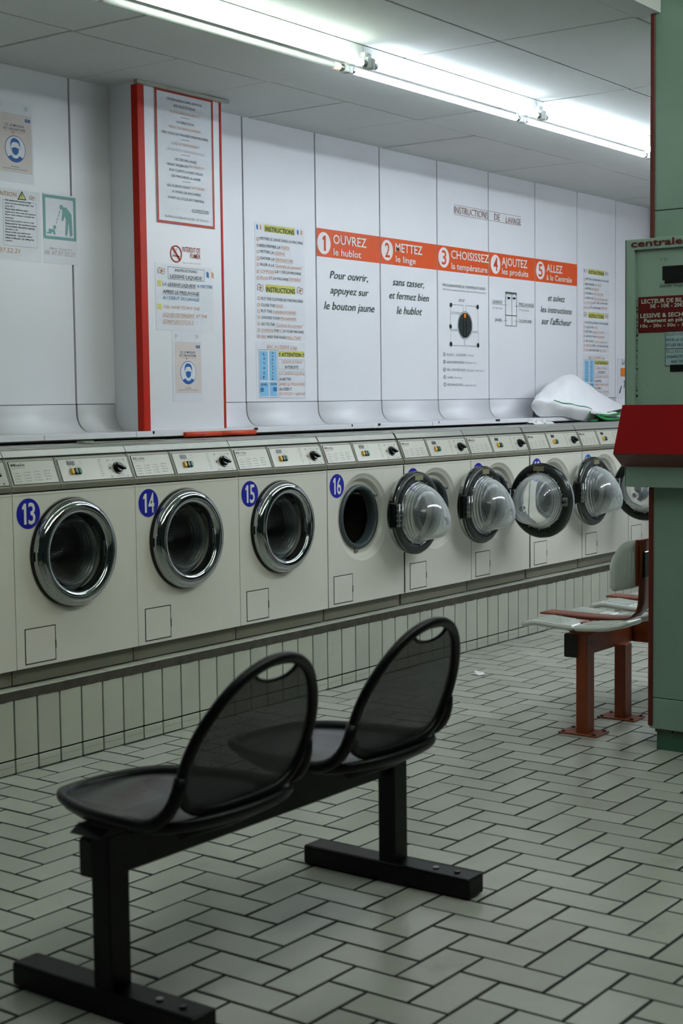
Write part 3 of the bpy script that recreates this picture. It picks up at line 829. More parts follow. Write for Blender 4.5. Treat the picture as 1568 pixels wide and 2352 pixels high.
# crumbling front edge of the top tiles
N = 420; A = []; Bq = []
for i in range(N):
    xx = -3.3 + 9.1 * i / (N - 1); A.append(t.bm.verts.new((xx, -.0235 + rnd.uniform(-.0012, .0012), .2905))); Bq.append(t.bm.verts.new((xx, -.0225, .2585 + (rnd.uniform(-.0015, .0015) if xx < 1.6 else rnd.uniform(-.004, .001)))))
t.faces([t.bm.faces.new((A[i], A[i + 1], Bq[i + 1], Bq[i])) for i in range(N - 1)], M['nosing'])
t.box(-3.35, 5.87, y0 + .0075, .5, 0, .284, M['grout'])
struct(t.build('trim_1'), 'tiled plinth of upright pale tiles carrying the row of machines', 'plinth')
# mint tiled pillar
t = MB()
PX = .915
t.box(PX + .006, 1.36, -2.25, -1.667, .08, 2.925, M['grout'])
for (za, zb_) in ((.078, .1895), (.192, 1.93), (1.9325, 2.925)):
    t.box(PX, PX + .02, -2.25, -1.6665, za, zb_, M['mint'], .002)
    t.box(1.35, 1.37, -2.25, -1.6665, za, zb_, M['mint'], .002)
    t.box(PX + .02, 1.35, -2.26, -2.24, za, zb_, M['mint'], .002); t.box(PX + .02, 1.35, -1.67, -1.655, za, zb_, M['mint'], .002)
t.box(.931, 1.34, -2.24, -1.688, 0, .085, M['mintdark'], .001)
for k in range(60):      # ragged broken mortar below the lowest tile
    y = -2.24 + k * .0092; t.box(PX + .002, PX + .02, y, y + .009, .07 + rnd.uniform(-.006, .006), .084, M['nosing'])
pil = struct(t.build('wall_pillar'), 'mint green tiled pillar at the right with a dark red corner strip', 'pillar')
t = MB(); t.box(PX - .006, PX + .014, -1.6795, -1.6625, .088, 2.92, M['redpaint'], .002); t.build('corner_strip', pil)

# orange edging on the ledge
t = MB(); t.prism([(.388, 1.127), (.384, 1.131), (.384, 1.143), (.388, 1.1475), (.402, 1.148), (.402, 1.1275)], .708, .94, M['orangebar'], 'X', True); t.prism([(.388, 1.127), (.384, 1.131), (.384, 1.143), (.388, 1.1475), (.402, 1.148), (.402, 1.1275)], .9415, 1.177, M['orangebar'], 'X', True)
tag(t.build('edge_profile'), 'orange rounded edge profile along the ledge below the boxed column', 'edging')

# ================================================================== WASHING MACHINES
Z0 = .2935
RC = (.27, .745)            # centre of the porthole in machine coordinates (x, z)
def FP(x, t, d=0.0):        # point on the sloping control panel
    y = .006 + .038 * t; z = .995 + .093 * t; n = Vector((0, -.926, .378)); return Vector((x, y, z)) + n * d
def FPl(d0):
    return lambda l: (lambda x, t: FP(x, t, d0 + .0003 * l))
def slab(mb, x0, x1, t0, t1, d0, d1, m, inset=0.0):
    P = [[FP(x, t, d) for x, t in ((x0 + i, t0 + i * 8), (x1 - i, t0 + i * 8), (x1 - i, t1 - i * 8), (x0 + i, t1 - i * 8))] for d, i in ((d0, 0), (d1, inset))]
    A = [mb.bm.verts.new(p) for p in P[0]]; B = [mb.bm.verts.new(p) for p in P[1]]
    mb.faces([mb.bm.faces.new((A[i], A[(i + 1) % 4], B[(i + 1) % 4], B[i])) for i in range(4)] + [mb.bm.faces.new(B), mb.bm.faces.new(A[::-1])], m)
def hole_plate(mb, x0, x1, z0, z1, y, cx, cz, r, m, n=64):
    """flat front with a round hole"""
    angs = sorted(set([2 * PI * i / n for i in range(n)] + [math.atan2(z - cz, x - cx) % (2 * PI) for x in (x0, x1) for z in (z0, z1)]))
    O = []; I = []
    for a in angs:
        c, s_ = math.cos(a), math.sin(a); ts = []
        if c > 1e-9: ts.append((x1 - cx) / c)
        if c < -1e-9: ts.append((x0 - cx) / c)
        if s_ > 1e-9: ts.append((z1 - cz) / s_)
        if s_ < -1e-9: ts.append((z0 - cz) / s_)
        t_ = min(ts); O.append(mb.bm.verts.new((cx + c * t_, y, cz + s_ * t_))); I.append(mb.bm.verts.new((cx + c * r, y, cz + s_ * r)))
    k = len(angs); mb.faces([mb.bm.faces.new((O[i], O[(i + 1) % k], I[(i + 1) % k], I[i])) for i in range(k)], m)
    return O
def make_machine():
    R = empty('washing_machine', (0, 0, 0)); cx, cz = RC
    # cabinet
    t = MB(); m = M['enamel']; x0, x1 = .0022, .5958
    O = hole_plate(t, x0, x1, .3565, .966, 0, cx, cz, .2, m)
    for (xa, xb, za, zb_) in ((x0, x0, .3565, .966), (x1, x1, .3565, .966)): t.quad([(xa, 0, za), (xa, .62, za), (xa, .62, zb_), (xa, 0, zb_)], m)
    t.quad([(x0, 0, .3565), (x1, 0, .3565), (x1, .03, .3565), (x0, .03, .3565)], m)
    t.quad([(x0, 0, .966), (x1, 0, .966), (x1, .01, .972), (x0, .01, .972)], m); t.quad([(x0, .62, .36), (x1, .62, .36), (x1, .62, 1.12), (x0, .62, 1.12)], m)
    t.quad([(x0, -.0006, .9595), (x1, -.0006, .9595), (x1, -.0006, .9605), (x0, -.0006, .9605)], M['kick'])  # thin grey line painting the shade of the panel's top fold
    t.box(.02, .58, .03, .6, Z0 + .002, Z0 + .012, M['wall_dark']); t.box(.01, .59, .004, .6, .962, .975, M['wall_dark'])
    for fx in (.06, .54): t.cyl((fx, .06, Z0 - .0002), (fx, .06, Z0 + .03), .02, M['black'])
    for a, b in ((.004, .006),): t.box(.0008, .0022, .004, .5, .36, .96, M['wall_dark'])
    t.build('cabinet', R)
    # dished recess round the opening
    t = MB(); t.revolve([(.2, 0), (.197, .001), (.190, .007), (.182, .010), (.176, .012), (.170, .024), (.163, .030), (.147, .030), (.141, .034)], m, 'Y', (cx, 0, cz), 64)
    for a in (.62, -1.75): t.cyl((cx + .157 * math.cos(a), .033, cz + .157 * math.sin(a)), (cx + .157 * math.cos(a), .016, cz + .157 * math.sin(a)), .0075, M['steel'])
    t.build('door_recess', R)
    t = MB(); t.revolve([(.146, .036), (.1475, .026), (.144, .0175), (.137, .015), (.1295, .0175), (.1255, .026), (.1245, .05), (.126, .07)], M['rubber'], 'Y', (cx, 0, cz), 48); t.build('gasket', R)
    # drum
    t = MB(); uv = t.bm.loops.layers.uv.new('UVMap')
    t.revolve([(.128, .062), (.124, .068), (.126, .074), (.215, .085)], M['drumlip'], 'Y', (cx, 0, cz), 48)
    n0 = set(t.bm.faces)
    t.revolve([(.215, .085), (.215, .41)], M['drum'], 'Y', (cx, 0, cz), 48)
    for f in t.bm.faces:
        if f not in n0:
            for l in f.loops:
                a = math.atan2(l.vert.co.z - cz, l.vert.co.x - cx)
                if a < -PI + 1e-3 and f.calc_center_median().z > cz: a += 2 * PI
                l[uv].uv = (a * .215, l.vert.co.y)
    n0 = set(t.bm.faces); t.revolve([(.215, .41), (.001, .40)], M['drum'], 'Y', (cx, 0, cz), 48)
    for f in t.bm.faces:
        if f not in n0:
            for l in f.loops: l[uv].uv = (l.vert.co.x, l.vert.co.z)
    for k in range(3):
        a = .5 + k * 2 * PI / 3; c0 = Vector((cx + .205 * math.cos(a), .1, cz + .205 * math.sin(a)))
        t.tube([c0, c0 + Vector((0, .29, 0))], .018, M['steel'], 8)
    t.build('drum', R, recalc=False)
    # kick plate
    t = MB(); t.box(.003, .5955, .028, .05, Z0 + .004, .3555, M['kick'], .002); t.cyl((.582, .0285, .325), (.582, .0262, .325), .004, M['fascia_band'], 10); t.cyl((.018, .0285, .325), (.018, .0262, .325), .004, M['fascia_band'], 10)
    t.build('kick_plate', R)
    # service flap low on the left
    t = MB(); t.box(.0386, .1824, -.0006, .004, .3676, .4944, M['gap_brown']); t.box(.0402, .1808, -.0016, .004, .3692, .4928, M['enamel'], .003); t.box(.1795, .1832, -.0022, 0, .41, .44, M['wall_dark']); t.build('service_flap', R)
    # control panel
    t = MB(); a = .003; b = .5958
    prof = [(-.001, .974), (-.002, .977), (-.002, .992), (.006, .9945), (.0438, 1.0875), (.048, 1.0892), (.09, 1.085), (.09, .974)]
    t.prism(prof, a, b, M['fascia'], 'X')
    t.box(a + .001, b - .001, -.0031, 0, .9765, .9915, M['fascia_band'], .001)
    for xx in (.0035, .2295, .236, .5935): t.box(xx, xx + .003, -.0045, .006, .976, .993, M['fascia'], .001)
    for xx in (.004, .2295, .236, .594): slab(t, xx, xx + .003, -.01, .985, 0, .0035, M['fascia'])
    cp_ = t.build('control_panel', R)
    t = MB(); slab(t, .0165, .2245, .03, .885, 0, .0022, M['wall_dark']); slab(t, .018, .223, .045, .87, 0, .0028, M['plate']); Pn = FPl(.0030)
    def bar(x, tt, w, h=.028, k='inkgrey'): flat([(x, tt), (x + w, tt), (x + w, tt + h), (x, tt + h)], Pn(0), t, M[k])
    put_text(t, 'Miele', .025, .087, .70, .105, M['black'], Pn(0), 'W')
    for i, tt in enumerate((.655, .625, .58)): bar(.026 + .0 * i, tt, (.06, .058, .01)[i], .010)
    for c_ in range(4):
        for r_ in range(4):
            tt = .44 - r_ * .105 + c_ * .012; bar(.03 + c_ * .047 + .006, tt, (.016, .022, .015, .02)[(c_ + r_) % 4], .022); bar(.03 + c_ * .047 - .002, tt, .004, .03, 'black' if c_ == 3 else 'inkgrey')
        if c_: bar(.03 + c_ * .047 - .006, .10, .0006, .38)
    t.build('programme_plate', cp_)
    t = MB(); slab(t, .2425, .593, .02, .885, 0, .0022, M['wall_dark']); slab(t, .244, .5915, .035, .87, 0, .0028, M['plate']); Pn = FPl(.0030)
    for (x, tt) in ((.29, .83), (.302, .83), (.342, .75), (.342, .66), (.348, .75), (.35, .66)): bar(x, tt, .004 if x > .335 and x < .345 else .006, .02)
    for i, x in enumerate((.289, .306, .327)): bar(x, .575 + .02 * (i % 2), .008, .03)
    for i in range(8): bar(.438, .77 - i * .088, .0022, .022, 'black'); bar(.4425, .77 - i * .088, .008 if i % 3 else .012, .024)
    for (x, tt, w, h) in ((.487, .10, .0006, .65), (.57, .10, .0006, .65), (.487, .10, .083, .006), (.487, .745, .083, .006), (.487, .43, .012, .006), (.558, .43, .012, .006), (.5275, .10, .0006, .09), (.5275, .66, .0006, .09)): bar(x, tt, w, h)
    for (x, tt) in ((.487, .10), (.57, .10), (.487, .745), (.57, .745), (.487, .43)): flat([(x + .003 * math.cos(q), tt + .032 * math.sin(q)) for q in [i * PI / 5 for i in range(10)]], Pn(1), t, M['black'])
    for i in range(7):
        q = -.9 + i * .9; bar(.527 + .032 * math.cos(q) - .003, .43 + .34 * math.sin(q), .006, .022)
    t.build('operating_plate', cp_)
    t = MB(); slab(t, .284, .321, .635, .80, 0, .0042, M['black'], .001); t.build('display', cp_)
    for x, mm in ((.297, 'yellow_b'), (.315, 'black'), (.3325, 'green_b')):
        t = MB(); pts = []
        for (dd, ss) in ((.002, 1), (.009, .95), (.012, .7)):
            pts.append([t.bm.verts.new(FP(x + .0072 * ss * math.copysign(abs(math.cos(q)) ** .6, math.cos(q)), .39 + .13 * ss * math.copysign(abs(math.sin(q)) ** .5, math.sin(q)), dd)) for q in [2 * PI * i / 20 for i in range(20)]])
        fs = []
        for A, B in zip(pts, pts[1:]): fs += [t.bm.faces.new((A[i], A[(i + 1) % 20], B[(i + 1) % 20], B[i])) for i in range(20)]
        t.faces(fs, M[mm], True); t.faces([t.bm.faces.new(pts[-1])], M[mm])
        o = t.build('push_button', cp_); o['label'] = {'yellow_b': 'yellow', 'black': 'black', 'green_b': 'green'}[mm] + ' push button'
    t = MB(); fr = Matrix((Vector((1, 0, 0)), Vector((0, .378, .926)), Vector((0, -.926, .378)))).transposed().to_4x4(); X = Matrix.Translation(FP(.5285, .43, .003)) @ fr
    for A, B, r0, r1 in ((0, .006, .0235, .0225), (.006, .016, .019, .0165)): t.cyl(X @ Vector((0, 0, A)), X @ Vector((0, 0, B)), r0, M['black'], 28, r1)
    t.box(-.0235, .0235, -.0055, .0055, .012, .026, M['black'], .003, 2, X @ Matrix.Rotation(math.radians(-25), 4, 'Z'))
    t.box(.008, .022, -.0008, .0008, .0258, .0264, M['white'], 0, 1, X @ Matrix.Rotation(math.radians(-25), 4, 'Z'))
    t.build('selector_knob', cp_)
    # rounded aluminium top edge and lid
    t = MB(); pr = [(.0415, 1.0915), (.044, 1.094), (.057, 1.1145), (.062, 1.119), (.072, 1.1205), (.1, 1.1205), (.1, 1.0915)]
    t.prism(pr, .003, .5958, M['alu'], 'X'); t.box(.004, .5955, .040, .06, 1.0885, 1.0925, M['wall_dark']); t.build('top_edge', R)
    t = MB(); t.box(.004, .5955, .09, .63, 1.085, 1.1195, M['lid'], .002); t.box(.03, .57, .15, .60, 1.119, 1.1215, M['lid'], .001); t.build('lid', R)
    return R
def number_label(R, n):
    cx, cz = .0705, .8965
    t = MB(); P = wallP(-.0008); flat(circ(cx, cz, .0535, 48), P(0), t, M['paleblue' if n == 20 else 'blue']); o = t.build('number_label', R); o['label'] = ('round pale blue label reading %s' if n == 20 else 'round blue label reading %s') % n
    t = MB(); s = str(n); P2 = P(2)
    for q, ch in enumerate(s):
        xa = cx - .034 + q * .031
        if ch == '1': put_text(t, '1', xa, xa + .030, cz - .0365, .073, M['white'], P2, 'B')
        else: put_text(t, ch, xa + .002, xa + .034, cz - .0365, .073, M['white'], P2, 'B')
    t.build('digits', o)
def door_mb(closed):
    """hinge at the origin, disc centre at x=-.158 when shut; y<0 is the room side"""
    c = (-.158, .03, 0); parts = {}
    t = MB(); pr = [(.158, .012), (.196, .010), (.1985, .004), (.1985, -.012), (.1955, -.024), (.188, -.034), (.177, -.0405), (.165, -.0425), (.153, -.040), (.146, -.034), (.1425, -.026), (.1405, -.012), (.1385, .002)]
    t.revolve(pr, M['chrome'], 'Y', c, 72)
    t.revolve([(.1995, .010), (.2, .004), (.1998, -.004)], M['black'], 'Y', c, 72)
    parts['ring'] = t
    t = MB(); t.revolve([(.1965, .0105), (.194, .020), (.186, .0245), (.158, .024), (.151, .020), (.148, .012), (.146, .004)], M['darkring'], 'Y', c, 72)
    t.revolve([(.150, .022), (.1475, .027), (.1445, .022)], M['chrome'], 'Y', c, 60)
    for k in range(14):
        a = k * 2 * PI / 14 + .2; t.cyl((c[0] + .1535 * math.cos(a), c[1] + .022, .1535 * math.sin(a)), (c[0] + .1535 * math.cos(a), c[1] + .027, .1535 * math.sin(a)), .004, M['steel'], 8)
    parts['inner'] = t
    t = MB(); t.box(c[0] - .034, c[0] + .034, c[1] + .0245, c[1] + .0255, .158, .183, ink('plate'))
    for r_ in range(3): t.box(c[0] - .028, c[0] + .02, c[1] + .0255, c[1] + .0258, .163 + r_ * .006, .165 + r_ * .006, M['inkgrey'])
    parts['plate'] = t
    t = MB()
    out = [(.150, .003)]
    for i in range(1, 37):
        h = .003 + .066 * i / 36; out.append((.1495 - .022 * (i / 36) ** 1.1 + .0013 * math.sin(i / 36 * 5 * 2 * PI), h))
    out += [(.1245, .080), (.118, .097), (.108, .116), (.094, .135), (.075, .151), (.052, .163), (.026, .170), (.0004, .172)]
    inn = [(max((1.0 - .045) * r - .0005, .0004), h - .0045) for r, h in out[::-1]]
    def droop(p, r, h, a):
        k = max(0, (h - .06)) / .1
        return p + Vector((0, -.022 * k * p.z / .12, -.030 * k * k))
    t.revolve(out + inn, M['glass'], 'Y', c, 64, mod=droop); parts['glass'] = t
    # hinge arm / latch
    t = MB(); t.box(-.004, .050, .018, .050, -.060, .060, M['black'], .005); t.box(-.010, .030, .050, .056, -.046, .046, M['steel'], .002)
    for z in (-.052, -.030, -.006, .018, .042): t.box(-.016, .040, .055, .063, z, z + .009, M['steel'], .0015)
    for x in (-.004, .024): t.cyl((x, .062, -.056), (x, .062, .056), .0042, M['steel'], 10)
    parts['hinge'] = t
    t = MB(); t.box(c[0] - .188, c[0] - .158, c[1] + .024, c[1] + .034, -.022, .022, M['steel'], .003); t.cyl((c[0] - .175, c[1] + .034, 0), (c[0] - .175, c[1] + .052, 0), .008, M['black'], 12); parts['latch'] = t
    t = MB(); t.box(c[0] + .1335, c[0] + .1405, c[1] - .022, c[1] - .008, -.03, .03, M['steel'], .002); t.box(c[0] - .203, c[0] - .195, c[1] - .012, c[1] + .004, -.018, .018, M['black'], .002); parts['grip'] = t
    return parts
HX = .428
proto = make_machine()
pd_ = door_mb(True)
def attach_door(R):
    # door mesh lives in hinge coordinates; the object origin is the hinge axis
    D = pd_['ring'].build('porthole_door', R); D['label'] = 'chrome ring door'
    for k, nm in (('inner', 'inner_ring'), ('plate', 'rating_plate'), ('glass', 'glass_bowl'), ('hinge', 'hinge'), ('latch', 'latch'), ('grip', 'grip')):
        pd_[k].build(nm, D)
    return D
D0 = attach_door(proto)
def copy_tree(o, parent=None):
    c = o.copy(); COL.objects.link(c)
    if parent is not None: c.parent = parent
    for ch in list(o.children): copy_tree(ch, c)
    return c
names = {12: 'white washing machine cut off by the left edge, left of number 13', 13: 'white washing machine numbered 13, door shut, nearest whole one', 14: 'white washing machine numbered 14, chrome porthole shut',
         15: 'white washing machine numbered 15, shut, just left of the first open one', 16: 'white washing machine numbered 16, porthole open with its drum in view',
         17: 'white washing machine numbered 17, label half hidden by the open door of 16', 18: 'white washing machine whose door stands straight out, right of the 17 machine',
         19: 'white washing machine with door standing out in front of its own opening, label 19 half covered', 20: 'white washing machine numbered 20 on a paler blue label, door laid back',
         21: 'white washing machine farthest along the row, partly behind the mint pillar'}
names[18] = 'white washing machine numbered 18, fourth from the far end, door swung straight out'
names[19] = 'white washing machine numbered 19, half covered by the door of its left neighbour'
names[20] = 'white washing machine numbered 20, next to last before the pillar, door folded flat'
bx = {12: -1.1945, 13: -.5980, 14: -.0015, 15: .5955, 16: 1.1955, 17: 1.802, 18: 2.401, 19: 3.009, 20: 3.611, 21: 4.212}
ang = {16: 180, 17: 181, 18: 83, 19: 180, 20: 95, 21: 95}
allm = []
for n in range(12, 22):
    R = proto if n == 12 else copy_tree(proto)
    R.location = (bx[n], 0, 0); tag(R, names[n], 'washing machine', 'row of washing machines'); allm.append((n, R))
for n, R in allm:
    D = [c for c in R.children if c.name.startswith('porthole_door')][0]
    D.location = (HX, -.045 if n > 15 else -.035, RC[1])
    D.scale = (.975, 1, .975)
    if n > 15: D.rotation_euler = (0, 0, math.radians(ang[n]))
    else:
        for ch in list(D.children):
            if ch.name.split('.')[0] == 'glass_bowl': ch.scale = (.83, 1, .83); ch.location = (-.158 * .17, 0, 0); ch.material_slots[0].link = 'OBJECT'; ch.material_slots[0].material = M['glass_clean']
            if ch.name.split('.')[0] in ('rating_plate', 'hinge', 'latch', 'inner_ring'): bpy.data.objects.remove(ch)
    if n > 15:
        for ch in list(D.children):
            if ch.name.split('.')[0] == 'grip': bpy.data.objects.remove(ch)
    number_label(R, n)

# ================================================================== CEILING LAMPS
def lamp(x0, lit_far, warm, label, y=-.589, z=ZC, mm_=None):
    L = 1.333; R = empty('fluorescent_lamp', (x0, y, z)); m = M['tubebody']
    t = MB(); t.prism([(-.026, 0), (-.033, -.052), (-.026, -.060), (.026, -.060), (.033, -.052), (.026, 0)], .002, L - .002, m, 'X'); t.build('batten', R)
    for e in (.012, L - .012):
        t = MB()
        for y in (-.052, .052):
            t.box(e - .012, e + .012, y - .017, y + .017, -.092, -.050, m, .006, 2); t.cyl((e + (.0118 if e > .5 else -.0118), y, -.076), (e + (.0128 if e > .5 else -.0128), y, -.076), .003, M['black'], 8)
        t.box(e - .010, e + .010, -.052, .052, -.066, -.030, m, .002); t.build('lamp_holder', R)
    for y, lit in ((-.052, True), (.052, lit_far)):
        t = MB(); mm = (mm_ or (M['tube_warm'] if warm else M['tube_cool'])) if lit else M['tube_off']
        t.cyl((.045, y, -.075), (L - .045, y, -.075), .013, mm, 20); o = t.build('tube', R)
        if not lit: o['label'] = 'unlit tube with a glowing orange end'
        t = MB()
        for a, b in ((.024, .045), (L - .045, L - .024)): t.cyl((a, y, -.075), (b, y, -.075), .0132, M['steel'], 20)
        t.build('end_cap', o)
        if not lit:
            t = MB(); t.cyl((L - .085, y, -.075), (L - .047, y, -.075), .0133, M['tube_end'], 16); t.build('glowing_end', o)
    return tag(R, label, 'ceiling lamp', 'twin tube ceiling lamps in one line')
lamp(-.692, False, True, 'nearest twin tube ceiling lamp, one tube dead with an orange end')
lamp(.641, True, False, 'middle twin tube ceiling lamp, both tubes bright bluish white')
lamp(3.307, True, False, 'twin tube ceiling lamp hidden behind the pillar, over the far machines')  # unseen lamp, added to brighten the far end of the row
lamp(-2.025, True, True, 'ceiling lamp left of the frame, first of the line')  # unseen lamp, added to light the left machines
lamp(1.974, True, False, 'farthest twin tube ceiling lamp, running behind the mint pillar')

for i, x in enumerate((-2.6, -1.1, .4)):  # unseen lamps added over the shop front as frontal fill
    R_ = lamp(x, True, False, ['twin tube lamp over the shop front, left of three', 'twin tube lamp over the shop front, middle of three', 'twin tube lamp over the shop front, nearest the pillar'][i], -2.75, 2.93, M['tube_front'])
for i, x in enumerate((1.45, 2.79, 4.13)):  # unseen lamps, stronger than the visible line, added to brighten machines and floor
    lamp(x, True, False, ['nearest of the three twin tube lamps above the far bench', 'middle of the three twin tube lamps above the far bench', 'farthest of the three twin tube lamps above the far bench'][i], -2.1, ZC, M['tube_far'])
for i, x in enumerate((-1.9, -.4)):  # second unseen row, added for more even fill
    lamp(x, True, False, ['left twin tube lamp of the rear pair by the window', 'right twin tube lamp of the rear pair by the window'][i], -3.3, 2.93, M['tube_front'])

# ================================================================== BENCHES
def seat_surface(s):
    """black seat pan: returns centre-line (y, z) with s from 0 front to 1 rear"""
    y = .235 - .45 * s; z = .425 + .012 * (2 * s - 1) ** 2 + (-.022 * max(0, .22 - s) / .22 if s < .22 else 0) + (.02 * max(0, s - .8) / .2)
    return y, z
def black_seat(x):
    objs = {}
    # outline of the pan: egg shaped front, squarer rear
    def pan(n=64):
        P = []
        for i in range(n):
            a = 2 * PI * i / n; c, s_ = math.cos(a), math.sin(a); e = 2.1 if s_ > 0 else 2.7
            r = (abs(c) ** e + abs(s_) ** e) ** (-1 / e); P.append((r * c * .222, -.15 + r * s_ * (.378 if s_ > 0 else .135)))
        return P
    def pz(px, py):
        return .431 - .015 * (1 - (px / .222) ** 2) * (1 - max(0, min(1, (py + .05) / .3))) - .020 * max(0, (py - .09) / .13) ** 2 + .018 * max(0, (-py - .17) / .11) ** 2
    W_ = [(0, 0), (.0015, .10), (.012, .155), (.03, .184), (.06, .203), (.1, .212), (.15, .209), (.2, .197), (.26, .165), (.305, .128), (.332, .09), (.348, .05), (.355, 0)]
    def back(n=64):
        P = []
        R_ = [(w, k) for k, w in W_] ; L_ = [(-w, k) for k, w in W_[::-1]]; C_ = R_ + L_[1:-1]
        # resample evenly and smooth
        seg = [0]
        for p, q in zip(C_, C_[1:] + C_[:1]): seg.append(seg[-1] + math.dist(p, q))
        for i in range(n):
            d = seg[-1] * i / n; j = max(k for k in range(len(C_)) if seg[k] <= d); f = (d - seg[j]) / (seg[j + 1] - seg[j]); p, q = C_[j], (C_ + C_[:1])[j + 1]
            P.append((p[0] + (q[0] - p[0]) * f, p[1] + (q[1] - p[1]) * f - .165))
        for _ in range(3): P = [((P[i - 1][0] + 2 * P[i][0] + P[(i + 1) % n][0]) / 4, (P[i - 1][1] + 2 * P[i][1] + P[(i + 1) % n][1]) / 4) for i in range(n)]
        # start at angle 0 so that slot and outline line up
        k0 = min(range(n), key=lambda i: abs(math.atan2(P[i][1] - .02, P[i][0]))); P = P[k0:] + P[:k0]
        return P
    def bp(px, q):      # backrest surface: q is height along the panel from its middle
        k = q + .165; tilt = .34; y = -.232 - math.sin(tilt) * k - .018 * (1 - (px / .216) ** 2)
        return (px, y, .437 + math.cos(tilt) * k)
    cy = 0
    # pan mesh
    t = MB(); uv = t.bm.loops.layers.uv.new('UVMap'); O = pan(); rings = []
    for k in range(1, 9):
        f = k / 8 * .93; rings.append([t.bm.verts.new((a * f, -.05 + (b + .05) * f, pz(a * f, -.05 + (b + .05) * f))) for a, b in O])
    c0 = t.bm.verts.new((0, -.05, pz(0, -.05))); fs = [t.bm.faces.new((c0, rings[0][i], rings[0][(i + 1) % 64])) for i in range(64)]
    for A, B in zip(rings, rings[1:]): fs += [t.bm.faces.new((A[i], B[i], B[(i + 1) % 64], A[(i + 1) % 64])) for i in range(64)]
    t.faces(fs, M['seatmesh'], True)
    for f in fs:
        for l in f.loops: l[uv].uv = (l.vert.co.x, l.vert.co.y)
    objs['seat_pan'] = t
    t = MB(); t.tube([(a * .955, -.05 + (b + .05) * .955, pz(a * .955, -.05 + (b + .05) * .955) - .001) for a, b in O], .0155, M['blackmetal'], 10, True, .75); objs['seat_rim'] = t
    # backrest with its grip slot
    t = MB(); uv = t.bm.loops.layers.uv.new('UVMap'); O = back(); sc = (0.0, .153)
    def slot(n=64):
        P = []
        for i in range(n):
            a = 2 * PI * i / n; c, s_ = math.cos(a), math.sin(a)
            P.append((sc[0] + .066 * c, sc[1] + (.012 * s_ if s_ > 0 else .027 * s_)))
        return P
    S = slot(); rr = []
    for k in range(0, 11):
        f = k / 10
        rr.append([t.bm.verts.new(bp(S[i][0] * (1 - f) + O[i][0] * .93 * f, S[i][1] * (1 - f) + O[i][1] * .93 * f)) for i in range(64)])
    fs = []
    for A, B in zip(rr, rr[1:]): fs += [t.bm.faces.new((A[i], B[i], B[(i + 1) % 64], A[(i + 1) % 64])) for i in range(64)]
    t.faces(fs, M['perf'], True)
    for f in fs:
        for l in f.loops: l[uv].uv = (l.vert.co.x, l.vert.co.z)
    objs['backrest'] = t
    t = MB(); t.tube([bp(a * .94, b * .94) for a, b in O], .0122, M['blackmetal'], 10, True, 1.0); t.tube([bp(a, b) for a, b in S], .0045, M['blackmetal'], 6, True); objs['back_rim'] = t
    # tubes that fold from the pan up into the backrest
    t = MB()
    for sx in (-1, 1):
        P = []
        for k in range(9):
            f = k / 8; a = Vector((sx * .207, -.12, .429)); b = Vector((sx * .222, -.262, .422)); c = Vector(bp(sx * .200, -.055))
            P.append((1 - f) ** 2 * a + 2 * f * (1 - f) * b + f * f * c)
        t.tube(P, .0145, M['blackmetal'], 10)
    t.tube([(-.15, -.22, .41), (0, -.226, .405), (.15, -.22, .41)], .014, M['blackmetal'], 10)
    objs['side_tube'] = t
    t = MB(); t.box(-.15, .15, -.03, .02, .385, .402, M['black'], .004)
    for sx in (-1, 1): t.prism([(-.13, .402), (-.13, .412), (.13, .412), (.13, .402), (.04, .378), (-.04, .378)], sx * .12 - .02, sx * .12 + .02, M['black'], 'X', False, .002)
    objs['bracket'] = t
    return objs
B = empty('waiting_bench', (-1.34, -1.70, 0))
t = MB(); t.box(-.545, .56, -.035, .03, .286, .370, M['blackmetal'], .004); t.build('beam', B)
t = MB(); t.box(-.5475, -.544, -.033, .028, .288, .368, M['black'], .003); t.build('beam_cap', B); t = MB(); t.box(.559, .5625, -.033, .028, .288, .368, M['black'], .003); t.build('beam_cap', B)
for px in (-.517, .523):
    t = MB(); t.box(px - .031, px + .031, -.058, -.004, .05, .385, M['blackmetal'], .004)
    t.prism([(px - .055, .385), (px + .055, .385), (px + .03, .40), (px - .03, .40)], -.06, .03, M['blackmetal'], 'Y'); t.build('post', B)
    t = MB(); t.box(px - .0375, px + .0375, -.29, .245, .003, .056, M['blackmetal'], .007, 3); ft = t.build('foot', B)
    for yy in (-.17, -.235):
        t = MB(); t.cyl((px - .004, yy, .055), (px - .004, yy, .0605), .008, M['steel'] if yy > -.2 else M['black'], 10); t.build('bolt', ft)
SB = black_seat(0)
first = []
for k, cx_ in enumerate((-.352, .220)):
    if k == 0:
        pan_o = SB['seat_pan'].build('seat', B, loc=(cx_, 0, 0)); kids = [SB[q].build(n_, pan_o) for q, n_ in (('seat_rim', 'seat_rim'), ('side_tube', 'side_tube'), ('bracket', 'bracket'))]
        bk_o = SB['backrest'].build('backrest', B, loc=(cx_, 0, 0)); kids2 = [SB['back_rim'].build('backrest_rim', bk_o)]
    else:
        for src in (pan_o, bk_o):
            c = src.copy(); COL.objects.link(c); c.location = (cx_, 0, 0)
            for ch in list(src.children): d = ch.copy(); COL.objects.link(d); d.parent = c
tag(B, 'black perforated metal two seat bench in the foreground on flat feet', 'bench')

